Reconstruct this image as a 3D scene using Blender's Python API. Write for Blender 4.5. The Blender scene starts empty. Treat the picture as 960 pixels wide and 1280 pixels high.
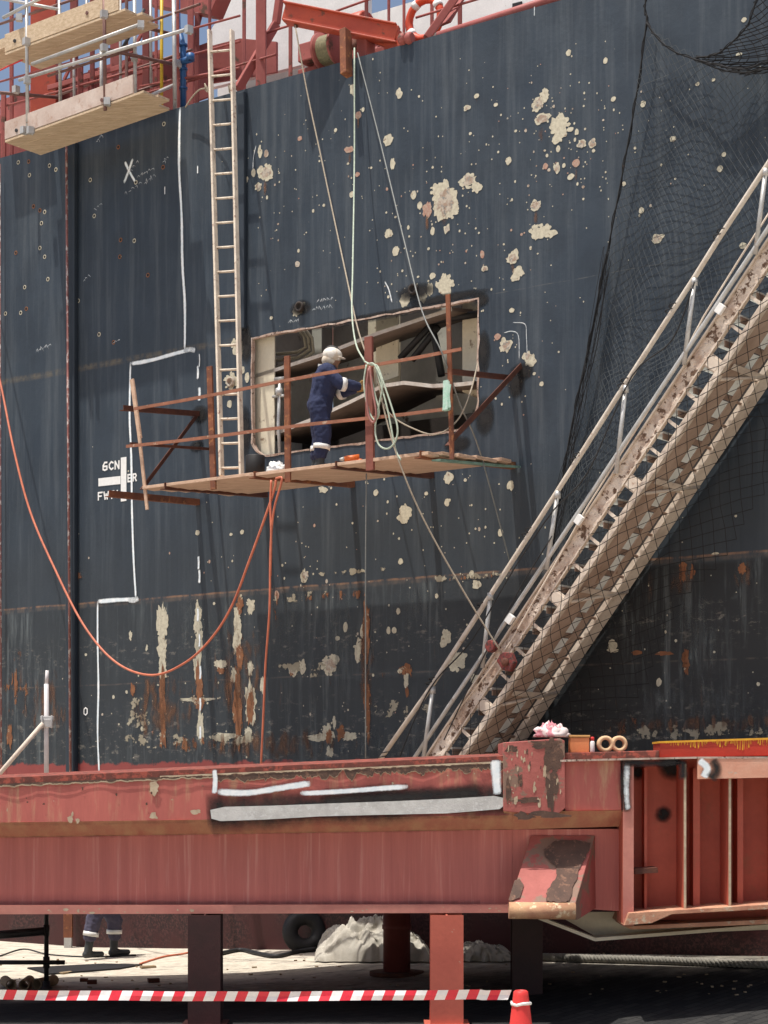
import bpy, bmesh, math, random
from mathutils import Vector, Matrix, noise
from mathutils.geometry import tessellate_polygon
random.seed(7)
R = math.radians
scene = bpy.context.scene
COL = scene.collection
F = 2400.0
HOR = 975.0
CAMZ = 2.5
# ------------------------------------------------------------------ frames
ANG = math.atan(0.7407)
CA, SA = math.cos(ANG), math.sin(ANG)
UDIR = Vector((CA, -SA, 0)); NDIR = Vector((-SA, -CA, 0)); P0 = Vector((0, 25.195, 0))
HULLM = Matrix.Translation(P0) @ Matrix.Rotation(-ANG, 4, 'Z')
def UH(u, t, z):                       # hull frame: u along, t outboard, z up
    return P0 + UDIR * u + NDIR * t + Vector((0, 0, z))
def HP(px, py, t=0.0):                 # point of the plane at distance t outboard of the plating
    k = (px - 480) / F
    Y = (t - CA * 25.195) / (-SA * k - CA)
    return Vector((k * Y, Y, CAMZ + (HOR - py) * Y / F))
def UZ(px, py, t=0.0):
    p = HP(px, py, t); return (p - P0).dot(UDIR), p.z
def DP(px, py, d):
    return Vector(((px - 480) * d / F, d, CAMZ + (HOR - py) * d / F))
# ------------------------------------------------------------------ materials
MATS = {}
def nodes_of(m):
    m.use_nodes = True
    nt = m.node_tree; nt.nodes.clear()
    return nt
def N(nt, typ, **kw):
    n = nt.nodes.new(typ)
    for k, v in kw.items():
        if k in n.inputs: n.inputs[k].default_value = v
        else: setattr(n, k, v)
    return n
def L(nt, a, b): nt.links.new(a, b)
def rgba(c): return (c[0], c[1], c[2], 1.0)
def coords(nt, scale=(1, 1, 1)):
    tc = N(nt, 'ShaderNodeTexCoord'); mp = N(nt, 'ShaderNodeMapping'); mp.inputs['Scale'].default_value = scale
    L(nt, tc.outputs['Object'], mp.inputs['Vector']); return mp.outputs['Vector']
def noise_n(nt, vec, scale, detail=4, rough=0.55, lo=None, hi=None):
    n = N(nt, 'ShaderNodeTexNoise'); n.inputs['Scale'].default_value = scale; n.inputs['Detail'].default_value = detail
    n.inputs['Roughness'].default_value = rough; L(nt, vec, n.inputs['Vector']); out = n.outputs['Fac']
    if lo is not None:
        mr = N(nt, 'ShaderNodeMapRange'); mr.inputs['From Min'].default_value = lo; mr.inputs['From Max'].default_value = hi
        L(nt, out, mr.inputs['Value']); out = mr.outputs['Result']
    return out
def maprange(nt, val, a, b, c=0.0, d=1.0):
    mr = N(nt, 'ShaderNodeMapRange')
    for k, v in (('From Min', a), ('From Max', b), ('To Min', c), ('To Max', d)): mr.inputs[k].default_value = v
    L(nt, val, mr.inputs['Value']); return mr.outputs['Result']
def mathn(nt, op, a, b=None):
    m = N(nt, 'ShaderNodeMath', operation=op)
    for i, v in enumerate((a, b)):
        if v is None: continue
        if isinstance(v, (int, float)): m.inputs[i].default_value = v
        else: L(nt, v, m.inputs[i])
    return m.outputs[0]
def mixc(nt, fac, a, b):
    m = N(nt, 'ShaderNodeMix', data_type='RGBA')
    if isinstance(fac, (int, float)): m.inputs[0].default_value = fac
    else: L(nt, fac, m.inputs[0])
    for i, v in ((6, a), (7, b)):
        if isinstance(v, tuple): m.inputs[i].default_value = rgba(v)
        else: L(nt, v, m.inputs[i])
    return m.outputs[2]
def finish(nt, col, rough=0.6, bump=None, bstr=0.2, bdist=0.01, metal=0.0, alpha=None, spec=0.5):
    b = N(nt, 'ShaderNodeBsdfPrincipled'); o = N(nt, 'ShaderNodeOutputMaterial')
    if isinstance(col, tuple): b.inputs['Base Color'].default_value = rgba(col)
    else: L(nt, col, b.inputs['Base Color'])
    if isinstance(rough, (int, float)): b.inputs['Roughness'].default_value = rough
    else: L(nt, rough, b.inputs['Roughness'])
    b.inputs['Metallic'].default_value = metal
    b.inputs['Specular IOR Level'].default_value = spec
    if bump is not None:
        bp = N(nt, 'ShaderNodeBump'); bp.inputs['Strength'].default_value = bstr; bp.inputs['Distance'].default_value = bdist
        L(nt, bump, bp.inputs['Height']); L(nt, bp.outputs[0], b.inputs['Normal'])
    if alpha is not None: L(nt, alpha, b.inputs['Alpha'])
    L(nt, b.outputs[0], o.inputs[0])
def mat(name, c1, c2=None, scale=3.0, rough=0.6, bstr=0.25, lo=0.35, hi=0.65, c3=None, lo3=0.6, hi3=0.68, stretch=(1, 1, 1), metal=0.0, s3=None, bscale=None, spec=0.4, bdist=0.01):
    """weathered surface: two tones by noise, a third (rust, dirt, chipped paint) in islands"""
    if name in MATS: return MATS[name]
    m = bpy.data.materials.new(name); nt = nodes_of(m)
    v = coords(nt, stretch)
    if c2 is None: c2 = tuple(x * 0.72 for x in c1)
    n1 = noise_n(nt, v, scale, 5, 0.6, lo, hi)
    col = mixc(nt, n1, c2, c1)
    fine = noise_n(nt, v, scale * 12, 3, 0.6, 0.2, 0.8)
    col = mixc(nt, mathn(nt, 'MULTIPLY', fine, 0.35), col, tuple(x * 0.6 for x in c1))
    if c3 is not None:
        n3 = noise_n(nt, v, s3 or scale * 2.3, 7, 0.65, lo3, hi3)
        col = mixc(nt, n3, col, c3)
    bh = noise_n(nt, v, bscale or scale * 8, 5, 0.6)
    finish(nt, col, rough, bh, bstr, bdist, metal, None, spec)
    MATS[name] = m; return m
def mat_decal(name, c1, c2, scale=30, thr=0.0, soft=0.25, rough=0.7, lo=.4, hi=.6, amp=0.6, k=1.0, amax=1.0, stretch=(1,1,1)):
    """paint, spray, soot or rust lying on a surface; the 'fade' attribute thins it out towards its edge"""
    m = bpy.data.materials.new(name); nt = nodes_of(m); v = coords(nt, stretch)
    at = N(nt, 'ShaderNodeAttribute', attribute_name='fade')
    n1 = noise_n(nt, v, scale, 6, 0.65)
    a = mathn(nt, 'ADD', mathn(nt, 'MULTIPLY', at.outputs['Fac'], k), mathn(nt, 'MULTIPLY', mathn(nt, 'SUBTRACT', n1, 0.5), amp))
    a = maprange(nt, a, thr + 0.3, thr + 0.3 + soft, 0.0, amax)
    a = mathn(nt, 'MULTIPLY', a, maprange(nt, at.outputs['Fac'], 0.0, 0.3))
    n2 = noise_n(nt, v, scale * 0.35, 5, 0.6, lo, hi)
    finish(nt, mixc(nt, n2, c1, c2), rough, n1, 0.15, 0.005, 0, a, 0.3)
    MATS[name] = m; return m
# ------------------------------------------------------------------ mesh builder (world-space vertices)
class MB:
    def __init__(s): s.v = []; s.f = []; s.m = []; s.a = {}; s.sm = []
    def vert(s, p, fade=1.0): s.v.append(Vector(p)); s.a[len(s.v) - 1] = fade; return len(s.v) - 1
    def face(s, ids, m=0, smooth=False): s.f.append(tuple(ids)); s.m.append(m); s.sm.append(smooth)
    def poly(s, pts, m=0): s.face([s.vert(p) for p in pts], m)
    def frame_box(s, o, X, Y, Z, m=0):
        o = Vector(o); i = [s.vert(o + X * a + Y * b + Z * c) for a, b, c in ((0,0,0),(1,0,0),(1,1,0),(0,1,0),(0,0,1),(1,0,1),(1,1,1),(0,1,1))]
        for q in ((0,3,2,1),(4,5,6,7),(0,1,5,4),(1,2,6,5),(2,3,7,6),(3,0,4,7)): s.face([i[k] for k in q], m)
        return s
    def box(s, c, d, m=0, rz=0):
        c = Vector(c); M = Matrix.Rotation(rz, 3, 'Z'); X = M @ Vector((d[0],0,0)); Y = M @ Vector((0,d[1],0)); Z = Vector((0,0,d[2]))
        return s.frame_box(c - (X+Y+Z)/2, X, Y, Z, m)
    def hbox(s, u0, u1, t0, t1, z0, z1, m=0):      # box in the hull frame
        return s.frame_box(UH(u0, t0, z0), UDIR*(u1-u0), NDIR*(t1-t0), Vector((0,0,z1-z0)), m)
    def bar(s, p0, p1, w, h, up=(0,0,1), m=0):
        p0 = Vector(p0); p1 = Vector(p1); a = p1 - p0; up = Vector(up)
        side = a.cross(up)
        if side.length < 1e-6: side = a.cross(Vector((1,0,0)))
        side.normalize(); up2 = side.cross(a).normalized()
        return s.frame_box(p0 - side*w/2 - up2*h/2, side*w, a, up2*h, m)
    def angle(s, p0, p1, w, th=0.01, up=(0,0,1), side=1, m=0):
        p0 = Vector(p0); p1 = Vector(p1); a = (p1-p0); up = Vector(up); sd = a.cross(up).normalized()*side; up2 = sd.cross(a).normalized()*side
        s.frame_box(p0, sd*w, a, up2*th, m); s.frame_box(p0 + up2*th, sd*th, a, up2*(w-th), m); return s
    def tube(s, pts, r, n=8, m=0, closed=False, caps=True):
        pts = [Vector(p) for p in pts]; k = len(pts)
        if k < 2: return s
        rs = r if isinstance(r, (list, tuple)) else [r]*k
        T = []
        for i in range(k):
            a = pts[(i-1) % k] if (closed or i > 0) else pts[i]; b = pts[(i+1) % k] if (closed or i < k-1) else pts[i]
            T.append((b-a).normalized() if (b-a).length > 1e-9 else Vector((0,0,1)))
        nrm = T[0].orthogonal().normalized(); rings = []
        for i in range(k):
            nrm = (nrm - T[i]*nrm.dot(T[i]))
            nrm = nrm.normalized() if nrm.length > 1e-6 else T[i].orthogonal().normalized()
            bn = T[i].cross(nrm)
            rings.append([s.vert(pts[i] + (nrm*math.cos(2*math.pi*j/n) + bn*math.sin(2*math.pi*j/n))*rs[i]) for j in range(n)])
        for i in range(k if closed else k-1):
            A = rings[i]; B = rings[(i+1) % k]
            for j in range(n): s.face((A[j], A[(j+1)%n], B[(j+1)%n], B[j]), m, n > 4)
        if caps and not closed and n > 3: s.face(rings[0][::-1], m); s.face(rings[-1], m)
        return s
    def prism(s, poly, ext, m=0):                   # poly: planar 3D outline; ext: extrusion vector
        poly = [Vector(p) for p in poly]; ext = Vector(ext); n = len(poly)
        A = [s.vert(p) for p in poly]; B = [s.vert(p+ext) for p in poly]
        tris = tessellate_polygon([poly])
        for t in tris: s.face([A[i] for i in t], m); s.face([B[i] for i in t][::-1], m)
        for i in range(n): s.face((A[i], A[(i+1)%n], B[(i+1)%n], B[i]), m)
        return s
    def lathe(s, c, prof, n=20, m=0, axis=(0,0,1)):
        ax = Vector(axis).normalized(); e1 = ax.orthogonal().normalized(); e2 = ax.cross(e1); c = Vector(c); rings = []
        for r, h in prof: rings.append([s.vert(c + ax*h + (e1*math.cos(2*math.pi*j/n)+e2*math.sin(2*math.pi*j/n))*r) for j in range(n)])
        for A, B in zip(rings, rings[1:]):
            for j in range(n): s.face((A[j], A[(j+1)%n], B[(j+1)%n], B[j]), m, True)
        s.face(rings[0][::-1], m); s.face(rings[-1], m); return s
    def ellipsoid(s, c, r, m=0, rot=None, n=12):
        c = Vector(c); rot = rot or Matrix.Identity(3); rings = []
        for i in range(1, n):
            th = math.pi*i/n
            rings.append([s.vert(c + rot @ Vector((r[0]*math.sin(th)*math.cos(2*math.pi*j/n), r[1]*math.sin(th)*math.sin(2*math.pi*j/n), r[2]*math.cos(th)))) for j in range(n)])
        tp = s.vert(c + rot @ Vector((0,0,r[2]))); bt = s.vert(c - rot @ Vector((0,0,r[2])))
        for A, B in zip(rings, rings[1:]):
            for j in range(n): s.face((A[j], B[j], B[(j+1)%n], A[(j+1)%n]), m, True)
        for j in range(n): s.face((tp, rings[0][j], rings[0][(j+1)%n]), m, True); s.face((bt, rings[-1][(j+1)%n], rings[-1][j]), m, True)
        return s
    def build(s, name, mats, parent=None, frame=None, fix=True, bevel=0):
        M = frame if frame is not None else (parent_matrix(parent) if parent is not None else None)
        if M is None:
            lo = Vector([min(v[i] for v in s.v) for i in range(3)]); hi = Vector([max(v[i] for v in s.v) for i in range(3)])
            M = Matrix.Translation(((lo.x+hi.x)/2, (lo.y+hi.y)/2, lo.z))
        Mi = M.inverted(); me = bpy.data.meshes.new(name)
        me.from_pydata([Mi @ v for v in s.v], [], s.f)
        if not isinstance(mats, (list, tuple)): mats = [mats]
        for mm in mats: me.materials.append(mm)
        me.polygons.foreach_set('material_index', s.m); me.polygons.foreach_set('use_smooth', s.sm)
        at = me.attributes.new('fade', 'FLOAT', 'POINT'); at.data.foreach_set('value', [s.a[i] for i in range(len(s.v))])
        if fix:
            bm = bmesh.new(); bm.from_mesh(me); bmesh.ops.recalc_face_normals(bm, faces=bm.faces); bm.to_mesh(me); bm.free()
        me.update()
        o = bpy.data.objects.new(name, me); COL.objects.link(o)
        if parent is not None:
            o.parent = parent; o.matrix_local = parent_matrix(parent).inverted() @ M
        else: o.matrix_world = M
        o['_w'] = [x for row in M for x in row]
        if bevel:
            b = o.modifiers.new('bevel', 'BEVEL'); b.width = bevel; b.segments = 2; b.limit_method = 'ANGLE'
        return o
def parent_matrix(p):
    f = p['_w']; return Matrix([f[0:4], f[4:8], f[8:12], f[12:16]])
def empty(name, loc, label, cat, group=None, rot=0, M=None):
    o = bpy.data.objects.new(name, None); COL.objects.link(o); o.empty_display_size = 0.1
    M = M or (Matrix.Translation(loc) @ Matrix.Rotation(rot, 4, 'Z'))
    o.matrix_world = M; o['_w'] = [x for row in M for x in row]
    return tag(o, label, cat, group)
def tag(o, label=None, cat=None, group=None, kind=None):
    if label: o['label'] = label
    if cat: o['category'] = cat
    if group: o['group'] = group
    if kind: o['kind'] = kind
    return o
def jit(a): return random.uniform(-a, a)
def cat_curve(pts, k=6):               # Catmull-Rom through 3D points
    pts = [Vector(p) for p in pts]; out = []
    P = [pts[0]*2 - pts[1]] + pts + [pts[-1]*2 - pts[-2]]
    for i in range(1, len(P)-2):
        for j in range(k):
            t = j/k; a, b, c, d = P[i-1], P[i], P[i+1], P[i+2]
            out.append(0.5*((2*b) + (c-a)*t + (2*a-5*b+4*c-d)*t*t + (3*b-a-3*c+d)*t*t*t))
    out.append(pts[-1]); return out
# ------------------------------------------------------------------ palette
m_redlead = mat('red_primer', (0.33,0.075,0.055), (0.25,0.05,0.04), 1.2, 0.6, 0.15, stretch=(1,1,0.35))
m_redrust = mat('rusty_red_paint', (0.40,0.11,0.095), (0.28,0.075,0.065), 1.6, 0.65, 0.3, c3=(0.10,0.055,0.035), lo3=.58, hi3=.64)
m_redbright = mat('orange_red_paint', (0.50,0.085,0.04), (0.38,0.06,0.035), 2, 0.5, 0.2, c3=(0.17,0.06,0.035), lo3=.6, hi3=.66)
m_darkred = mat('dark_red_paint', (0.26,0.06,0.052), (0.17,0.042,0.037), 2, 0.6, 0.2, c3=(0.07,0.035,0.025))
m_rust = mat('rusted_steel', (0.27,0.095,0.045), (0.14,0.055,0.035), 5, 0.85, 0.4, c3=(0.36,0.15,0.06), lo3=.55, hi3=.65)
m_rustdark = mat('dark_rusted_steel', (0.14,0.05,0.03), (0.08,0.032,0.024), 6, 0.85, 0.4)
m_wood = mat('weathered_plank', (0.66,0.46,0.33), (0.50,0.33,0.23), 2.5, 0.8, 0.3, stretch=(1,6,6), c3=(0.22,0.12,0.08), lo3=.6, hi3=.75)
m_woodnew = mat('pale_plank', (0.68,0.54,0.38), (0.50,0.37,0.24), 3.5, 0.8, 0.4, stretch=(1,7,9), c3=(0.32,0.22,0.14), lo3=.54, hi3=.75)
m_woodwhite = mat('limewashed_plank', (0.62,0.52,0.46), (0.48,0.36,0.30), 3, 0.8, 0.3, c3=(0.38,0.24,0.18), lo3=.55, hi3=.7)
m_galv = mat('galvanised_tube', (0.58,0.58,0.57), (0.42,0.41,0.39), 6, 0.45, 0.15, metal=0.35, c3=(0.30,0.20,0.14), lo3=.62, hi3=.7)
m_tubered = mat('rusty_tube', (0.24,0.13,0.11), (0.16,0.08,0.07), 6, 0.6, 0.2, metal=0.2)
m_tubedark = mat('black_and_shaded_tube', (0.05,0.05,0.055), (0.03,0.03,0.032), 8, 0.5, 0.2)
m_ladder = mat('aged_aluminium_ladder', (0.74,0.65,0.53), (0.56,0.47,0.38), 6, 0.55, 0.2, c3=(0.30,0.18,0.13), lo3=.58, hi3=.68)
m_gang = mat('worn_cream_steel', (0.78,0.68,0.57), (0.52,0.42,0.34), 3.4, 0.7, 0.3, c3=(0.34,0.20,0.13), lo3=.62, hi3=.72)
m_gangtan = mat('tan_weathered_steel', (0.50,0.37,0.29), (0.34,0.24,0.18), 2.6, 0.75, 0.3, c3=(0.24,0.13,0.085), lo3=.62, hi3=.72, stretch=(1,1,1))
m_gangrough = mat('corroded_scaled_steel', (0.80,0.68,0.57), (0.46,0.32,0.24), 4, 0.9, 0.9, lo=.38, hi=.56, c3=(0.15,0.09,0.06), lo3=.53, hi3=.58, s3=11, bscale=30, bdist=.03)
m_white = mat('white_paint', (0.86,0.86,0.84), (0.76,0.76,0.74), 3, 0.5, 0.1, c3=(0.40,0.33,0.26), lo3=.68, hi3=.74)
m_tread = mat('pale_tread', (0.88,0.90,0.87), (0.74,0.76,0.72), 5, 0.6, 0.2, c3=(0.3,0.22,0.16), lo3=.62, hi3=.7)
m_black = mat('black_rubber', (0.02,0.02,0.022), (0.012,0.012,0.013), 8, 0.6, 0.2)
m_net = mat('black_net_twine', (0.018,0.018,0.02), None, 20, 0.9, 0.1)
m_netgrey = mat('grey_net_twine', (0.075,0.085,0.09), None, 20, 0.9, 0.1)
m_rope = mat('pale_rope', (0.42,0.36,0.28), (0.30,0.25,0.19), 40, 0.9, 0.4)
m_ropegreen = mat('pale_green_rope', (0.52,0.60,0.49), (0.36,0.42,0.33), 30, 0.7, 0.2)
m_wire = mat('grey_wire', (0.22,0.23,0.22), None, 30, 0.6, 0.1)
m_orange = mat('orange_hose_rubber', (0.66,0.20,0.11), (0.50,0.14,0.08), 9, 0.5, 0.1)
m_beige = mat('beige_primer_plate', (0.80,0.74,0.58), (0.66,0.60,0.46), 2, 0.7, 0.2, c3=(0.16,0.10,0.06), lo3=.6, hi3=.68)
m_intgrey = mat('grey_interior_plate', (0.62,0.62,0.56), (0.42,0.42,0.37), 2, 0.7, 0.2, c3=(0.09,0.06,0.04), lo3=.6, hi3=.7)
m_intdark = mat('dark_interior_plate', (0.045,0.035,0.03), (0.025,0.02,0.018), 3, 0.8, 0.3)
m_cut = mat('burnt_cut_edge', (0.55,0.44,0.37), (0.32,0.2,0.15), 9, 0.8, 0.5, c3=(0.07,0.045,0.035), lo3=.56, hi3=.63)
m_blue = mat('blue_pipe_paint', (0.03,0.12,0.32), (0.02,0.09,0.24), 4, 0.45, 0.1)
m_yellow = mat('yellow_pipe_paint', (0.68,0.47,0.03), (0.55,0.36,0.03), 4, 0.5, 0.1)
m_navy = mat('navy_coverall_cloth', (0.026,0.036,0.092), (0.019,0.026,0.066), 5, 0.9, 0.3)
m_greycloth = mat('grey_trouser_cloth', (0.085,0.08,0.125), (0.06,0.055,0.09), 5, 0.9, 0.3)
m_refl = mat('reflective_tape', (0.82,0.82,0.80), (0.66,0.66,0.64), 10, 0.35, 0.1)
m_boot = mat('black_boot_rubber', (0.045,0.052,0.055), (0.03,0.034,0.036), 6, 0.55, 0.2)
m_skin = mat('skin', (0.28,0.15,0.095), (0.25,0.13,0.08), 12, 0.55, 0.1)
m_glove = mat('tan_work_glove', (0.42,0.27,0.10), (0.28,0.17,0.07), 20, 0.9, 0.3)
m_helm = mat('white_helmet_shell', (0.76,0.72,0.65), (0.62,0.52,0.40), 14, 0.5, 0.2, lo=.4, hi=.5)
m_tarp = mat('dusty_canvas', (0.52,0.49,0.43), (0.38,0.35,0.30), 3, 0.95, 0.5, c3=(0.2,0.18,0.15), lo3=.62, hi3=.75)
m_cone = mat('red_cone_plastic', (0.72,0.05,0.045), (0.60,0.04,0.035), 5, 0.45, 0.1)
m_debris = mat('cardboard_brown', (0.36,0.27,0.17), (0.25,0.18,0.11), 6, 0.9, 0.2)
# ------------------------------------------------------------------ hull plating material
def hull_material():
    m = bpy.data.materials.new('black_hull_paint'); nt = nodes_of(m); v = coords(nt)
    sep = N(nt, 'ShaderNodeSeparateXYZ'); L(nt, v, sep.inputs[0]); X, Z = sep.outputs['X'], sep.outputs['Z']
    big = noise_n(nt, v, 0.55, 5, 0.6, 0.3, 0.7)
    col = mixc(nt, big, (0.029,0.041,0.057), (0.041,0.056,0.074))
    v2 = coords(nt, (6, 6, 0.30)); st = noise_n(nt, v2, 1.0, 7, 0.7, 0.48, 0.78)
    pt = noise_n(nt, coords(nt, (.9,.9,.6)), 1.7, 6, .7, .45, .62); col = mixc(nt, mathn(nt, 'MULTIPLY', pt, .45), col, (0.022,0.030,0.041))
    col = mixc(nt, mathn(nt, 'MULTIPLY', st, 0.5), col, (0.14,0.16,0.175))
    # older, blacker coat under the lower seam; gangway shade painted in at right
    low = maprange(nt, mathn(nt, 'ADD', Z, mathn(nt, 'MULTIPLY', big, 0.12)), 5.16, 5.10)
    mid = maprange(nt, mathn(nt, 'ADD', Z, mathn(nt, 'MULTIPLY', st, 0.6)), 6.9, 5.6)
    col = mixc(nt, mathn(nt, 'MULTIPLY', mid, 0.55), col, (0.036,0.043,0.050))
    col = mixc(nt, mathn(nt, 'MULTIPLY', low, 0.6), col, (0.032,0.037,0.041))
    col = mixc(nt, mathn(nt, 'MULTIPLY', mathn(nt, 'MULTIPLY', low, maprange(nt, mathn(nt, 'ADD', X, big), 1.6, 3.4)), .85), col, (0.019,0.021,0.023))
    # grey chalky bleeding in vertical runs below the lower seam
    v3 = coords(nt, (9, 9, 0.7)); run = noise_n(nt, v3, 1.0, 7, 0.7, 0.50, 0.72)
    runm = noise_n(nt, coords(nt, (0.8,0.8,0.4)), 1.0, 3, 0.5, 0.42, 0.62)
    fac = mathn(nt, 'MULTIPLY', mathn(nt, 'MULTIPLY', run, runm), mathn(nt, 'MULTIPLY', low, 0.85))
    col = mixc(nt, fac, col, (0.17,0.195,0.20))
    # rust runs
    v4 = coords(nt, (7, 7, 0.9)); rr = noise_n(nt, v4, 1.0, 6, 0.7, 0.60, 0.70)
    rm = noise_n(nt, coords(nt, (1.1,1.1,0.8)), 1.3, 3, 0.5, 0.50, 0.62)
    col = mixc(nt, mathn(nt, 'MULTIPLY', mathn(nt, 'MULTIPLY', rr, rm), mathn(nt, 'MULTIPLY', low, 0.6)), col, (0.19,0.10,0.06))
    # scuffed bands
    for zz, w in ((4.35, .35), (3.2, .55), (2.95, .3)):
        d = mathn(nt, 'ABSOLUTE', mathn(nt, 'SUBTRACT', Z, zz)); bandm = maprange(nt, d, w, 0.0)
        sc = noise_n(nt, coords(nt, (2.2,2.2,4.5)), 2.4, 8, 0.75, 0.55, 0.66)
        col = mixc(nt, mathn(nt, 'MULTIPLY', mathn(nt, 'MULTIPLY', bandm, sc), 0.6), col, (0.33,0.30,0.25))
    # tiny chips everywhere, far denser in some fields
    vo = N(nt, 'ShaderNodeTexVoronoi'); vo.inputs['Scale'].default_value = 9.0; L(nt, v, vo.inputs['Vector'])
    wn = N(nt, 'ShaderNodeTexWhiteNoise'); L(nt, vo.outputs['Position'], wn.inputs['Vector'])
    dens = noise_n(nt, v, 0.5, 3, 0.5, 0.40, 0.72)
    thr = mathn(nt, 'MULTIPLY', mathn(nt, 'MULTIPLY', wn.outputs['Value'], wn.outputs['Value']), mathn(nt, 'MULTIPLY', dens, 0.15))
    chip = mathn(nt, 'LESS_THAN', vo.outputs['Distance'], mathn(nt, 'SUBTRACT', thr, 0.012))
    right = maprange(nt, X, -2.6, -2.2)
    chip = mathn(nt, 'MULTIPLY', chip, right)
    col = mixc(nt, mathn(nt, 'MULTIPLY', chip, 0.8), col, (0.42,0.40,0.32))
    # seams
    def seam(z0, w, c, amt, col, xs=None):
        wob = mathn(nt, 'MULTIPLY', noise_n(nt, v, 1.5, 3, 0.5), 0.03)
        d = mathn(nt, 'ABSOLUTE', mathn(nt, 'SUBTRACT', mathn(nt, 'ADD', Z, wob), z0 + 0.015))
        b = maprange(nt, d, w, w*0.4); br = noise_n(nt, coords(nt, (1.6,1.6,1)), 3, 6, 0.7, 0.42, 0.6)
        f = mathn(nt, 'MULTIPLY', mathn(nt, 'MULTIPLY', b, br), amt)
        if xs: f = mathn(nt, 'MULTIPLY', f, maprange(nt, X, xs[0], xs[1]))
        return mixc(nt, f, col, c)
    col = seam(5.12, 0.018, (0.28,0.15,0.09), 0.9, col)
    col = seam(5.09, 0.05, (0.16,0.12,0.09), 0.5, col)
    col = seam(8.62, 0.06, (0.14,0.115,0.08), 0.75, col, (-2.3, -3.2))
    col = seam(8.62, 0.008, (0.13,0.13,0.12), 0.5, col)
    col = seam(3.9, 0.015, (0.14,0.11,0.09), 0.5, col)
    # red antifouling showing under the waterline
    edge = mathn(nt, 'ADD', Z, mathn(nt, 'MULTIPLY', noise_n(nt, v, 3.0, 7, 0.7), 0.35))
    af = maprange(nt, edge, 2.93, 2.90)
    stip = noise_n(nt, v, 26, 6, 0.75, 0.46, 0.60)
    afc = mixc(nt, stip, (0.026,0.012,0.014), (0.095,0.036,0.036))
    afc = mixc(nt, noise_n(nt, v, 1.2, 5, 0.6, 0.45, 0.6), afc, (0.06,0.016,0.018))
    topred = maprange(nt, Z, 2.35, 2.6)
    afc = mixc(nt, topred, afc, (0.27,0.06,0.055))
    col = mixc(nt, af, col, afc)
    fr = mathn(nt, 'ABSOLUTE', mathn(nt, 'SINE', mathn(nt, 'MULTIPLY', X, 4.3)))
    fr = mathn(nt, 'POWER', fr, .6)
    bmp = mathn(nt, 'ADD', mathn(nt, 'ADD', mathn(nt, 'MULTIPLY', noise_n(nt, v, 0.8, 2, 0.4), 7.0), mathn(nt, 'MULTIPLY', fr, .9)), mathn(nt, 'MULTIPLY', noise_n(nt, v, 14, 5, 0.6), 0.5))
    finish(nt, col, maprange(nt, big, 0, 1, 0.42, 0.6), bmp, 0.35, 0.02, 0, None, 0.35)
    return m
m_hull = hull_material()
m_chip = mat('bare_cream_primer', (0.62,0.58,0.45), (0.46,0.42,0.32), 22, 0.8, 0.3, lo=.35, hi=.6, c3=(0.28,0.20,0.14), lo3=.6, hi3=.66, s3=14)
m_chiprust = mat('chipped_brown_primer', (0.52,0.46,0.38), (0.33,0.23,0.17), 12, 0.85, 0.3, lo=.42, hi=.56, c3=(0.24,0.24,0.22), lo3=.55, hi3=.6, s3=18)
m_chipred = mat('chipped_pink_primer', (0.40,0.20,0.15), (0.46,0.38,0.30), 30, 0.85, 0.3)
m_rustpatch = mat('rust_bleed', (0.30,0.13,0.06), (0.19,0.08,0.045), 8, 0.9, 0.4, c3=(0.42,0.36,0.26), lo3=.6, hi3=.63, s3=9)
m_chalk = mat_decal('white_spray', (0.74,0.82,0.86), (0.90,0.93,0.94), 26, -0.12, 0.55)
m_mark = mat('white_lettering', (0.92,0.92,0.90), (0.84,0.84,0.82), 20, 0.7, 0.1)
m_sootshade = mat_decal('soot_and_shade', (0.012,0.012,0.013), (0.02,0.018,0.017), 9, -0.1, 0.8)  # soot, also the painted shade lines along the girder creases
m_softrust = mat_decal('rust_stain', (0.22,0.11,0.06), (0.13,0.065,0.04), 5, 0.0, 0.35, amp=2.0, k=.42, amax=.75, stretch=(1.6,1.6,.45))
m_softgrey = mat_decal('chalky_run', (0.15,0.17,0.175), (0.10,0.12,0.125), 6, 0.0, 0.5, amp=1.8, k=.42, amax=.5, stretch=(1.8,1.8,.35))
m_creamflake = mat_decal('flaking_cream', (0.46,0.42,0.32), (0.34,0.30,0.22), 5, 0.12, 0.06, amp=2.6, k=.40, amax=.85)
m_rustflake = mat_decal('flaking_rust', (0.28,0.125,0.06), (0.17,0.075,0.04), 7, 0.10, 0.12, amp=2.4, k=.33, amax=.85, stretch=(1.5,1.5,.5))
HM = [m_hull, m_chip, m_chiprust, m_chipred, m_rustpatch, m_chalk, m_mark, m_sootshade, m_softrust, m_softgrey, m_creamflake, m_rustflake]
# ------------------------------------------------------------------ SHIP
ship = empty('ship', P0, 'black hulled ship with flaking paint and a rectangular hole cut in its side plating', 'ship', M=HULLM)
hull = MB()
TOPZ = 12.08
u0, u1 = -11.0, 11.5
hx0, hx1 = UZ(316, 500)[0], UZ(597, 450)[0]
HZ1, HZ0 = 8.60, 6.97
hole = []
def arc(cx, cz, r, a0, a1, k=6): return [(cx + r*math.cos(R(a0+(a1-a0)*i/k)), cz + r*math.sin(R(a0+(a1-a0)*i/k))) for i in range(k+1)]
hole += [(hx0, HZ1 + .0)] + arc(hx0+.27, HZ0+.27, .27, 180, 270) + arc(hx1-.33, HZ0+.33, .33, 270, 360) + [(hx1+.0, HZ1-.02)]
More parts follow.
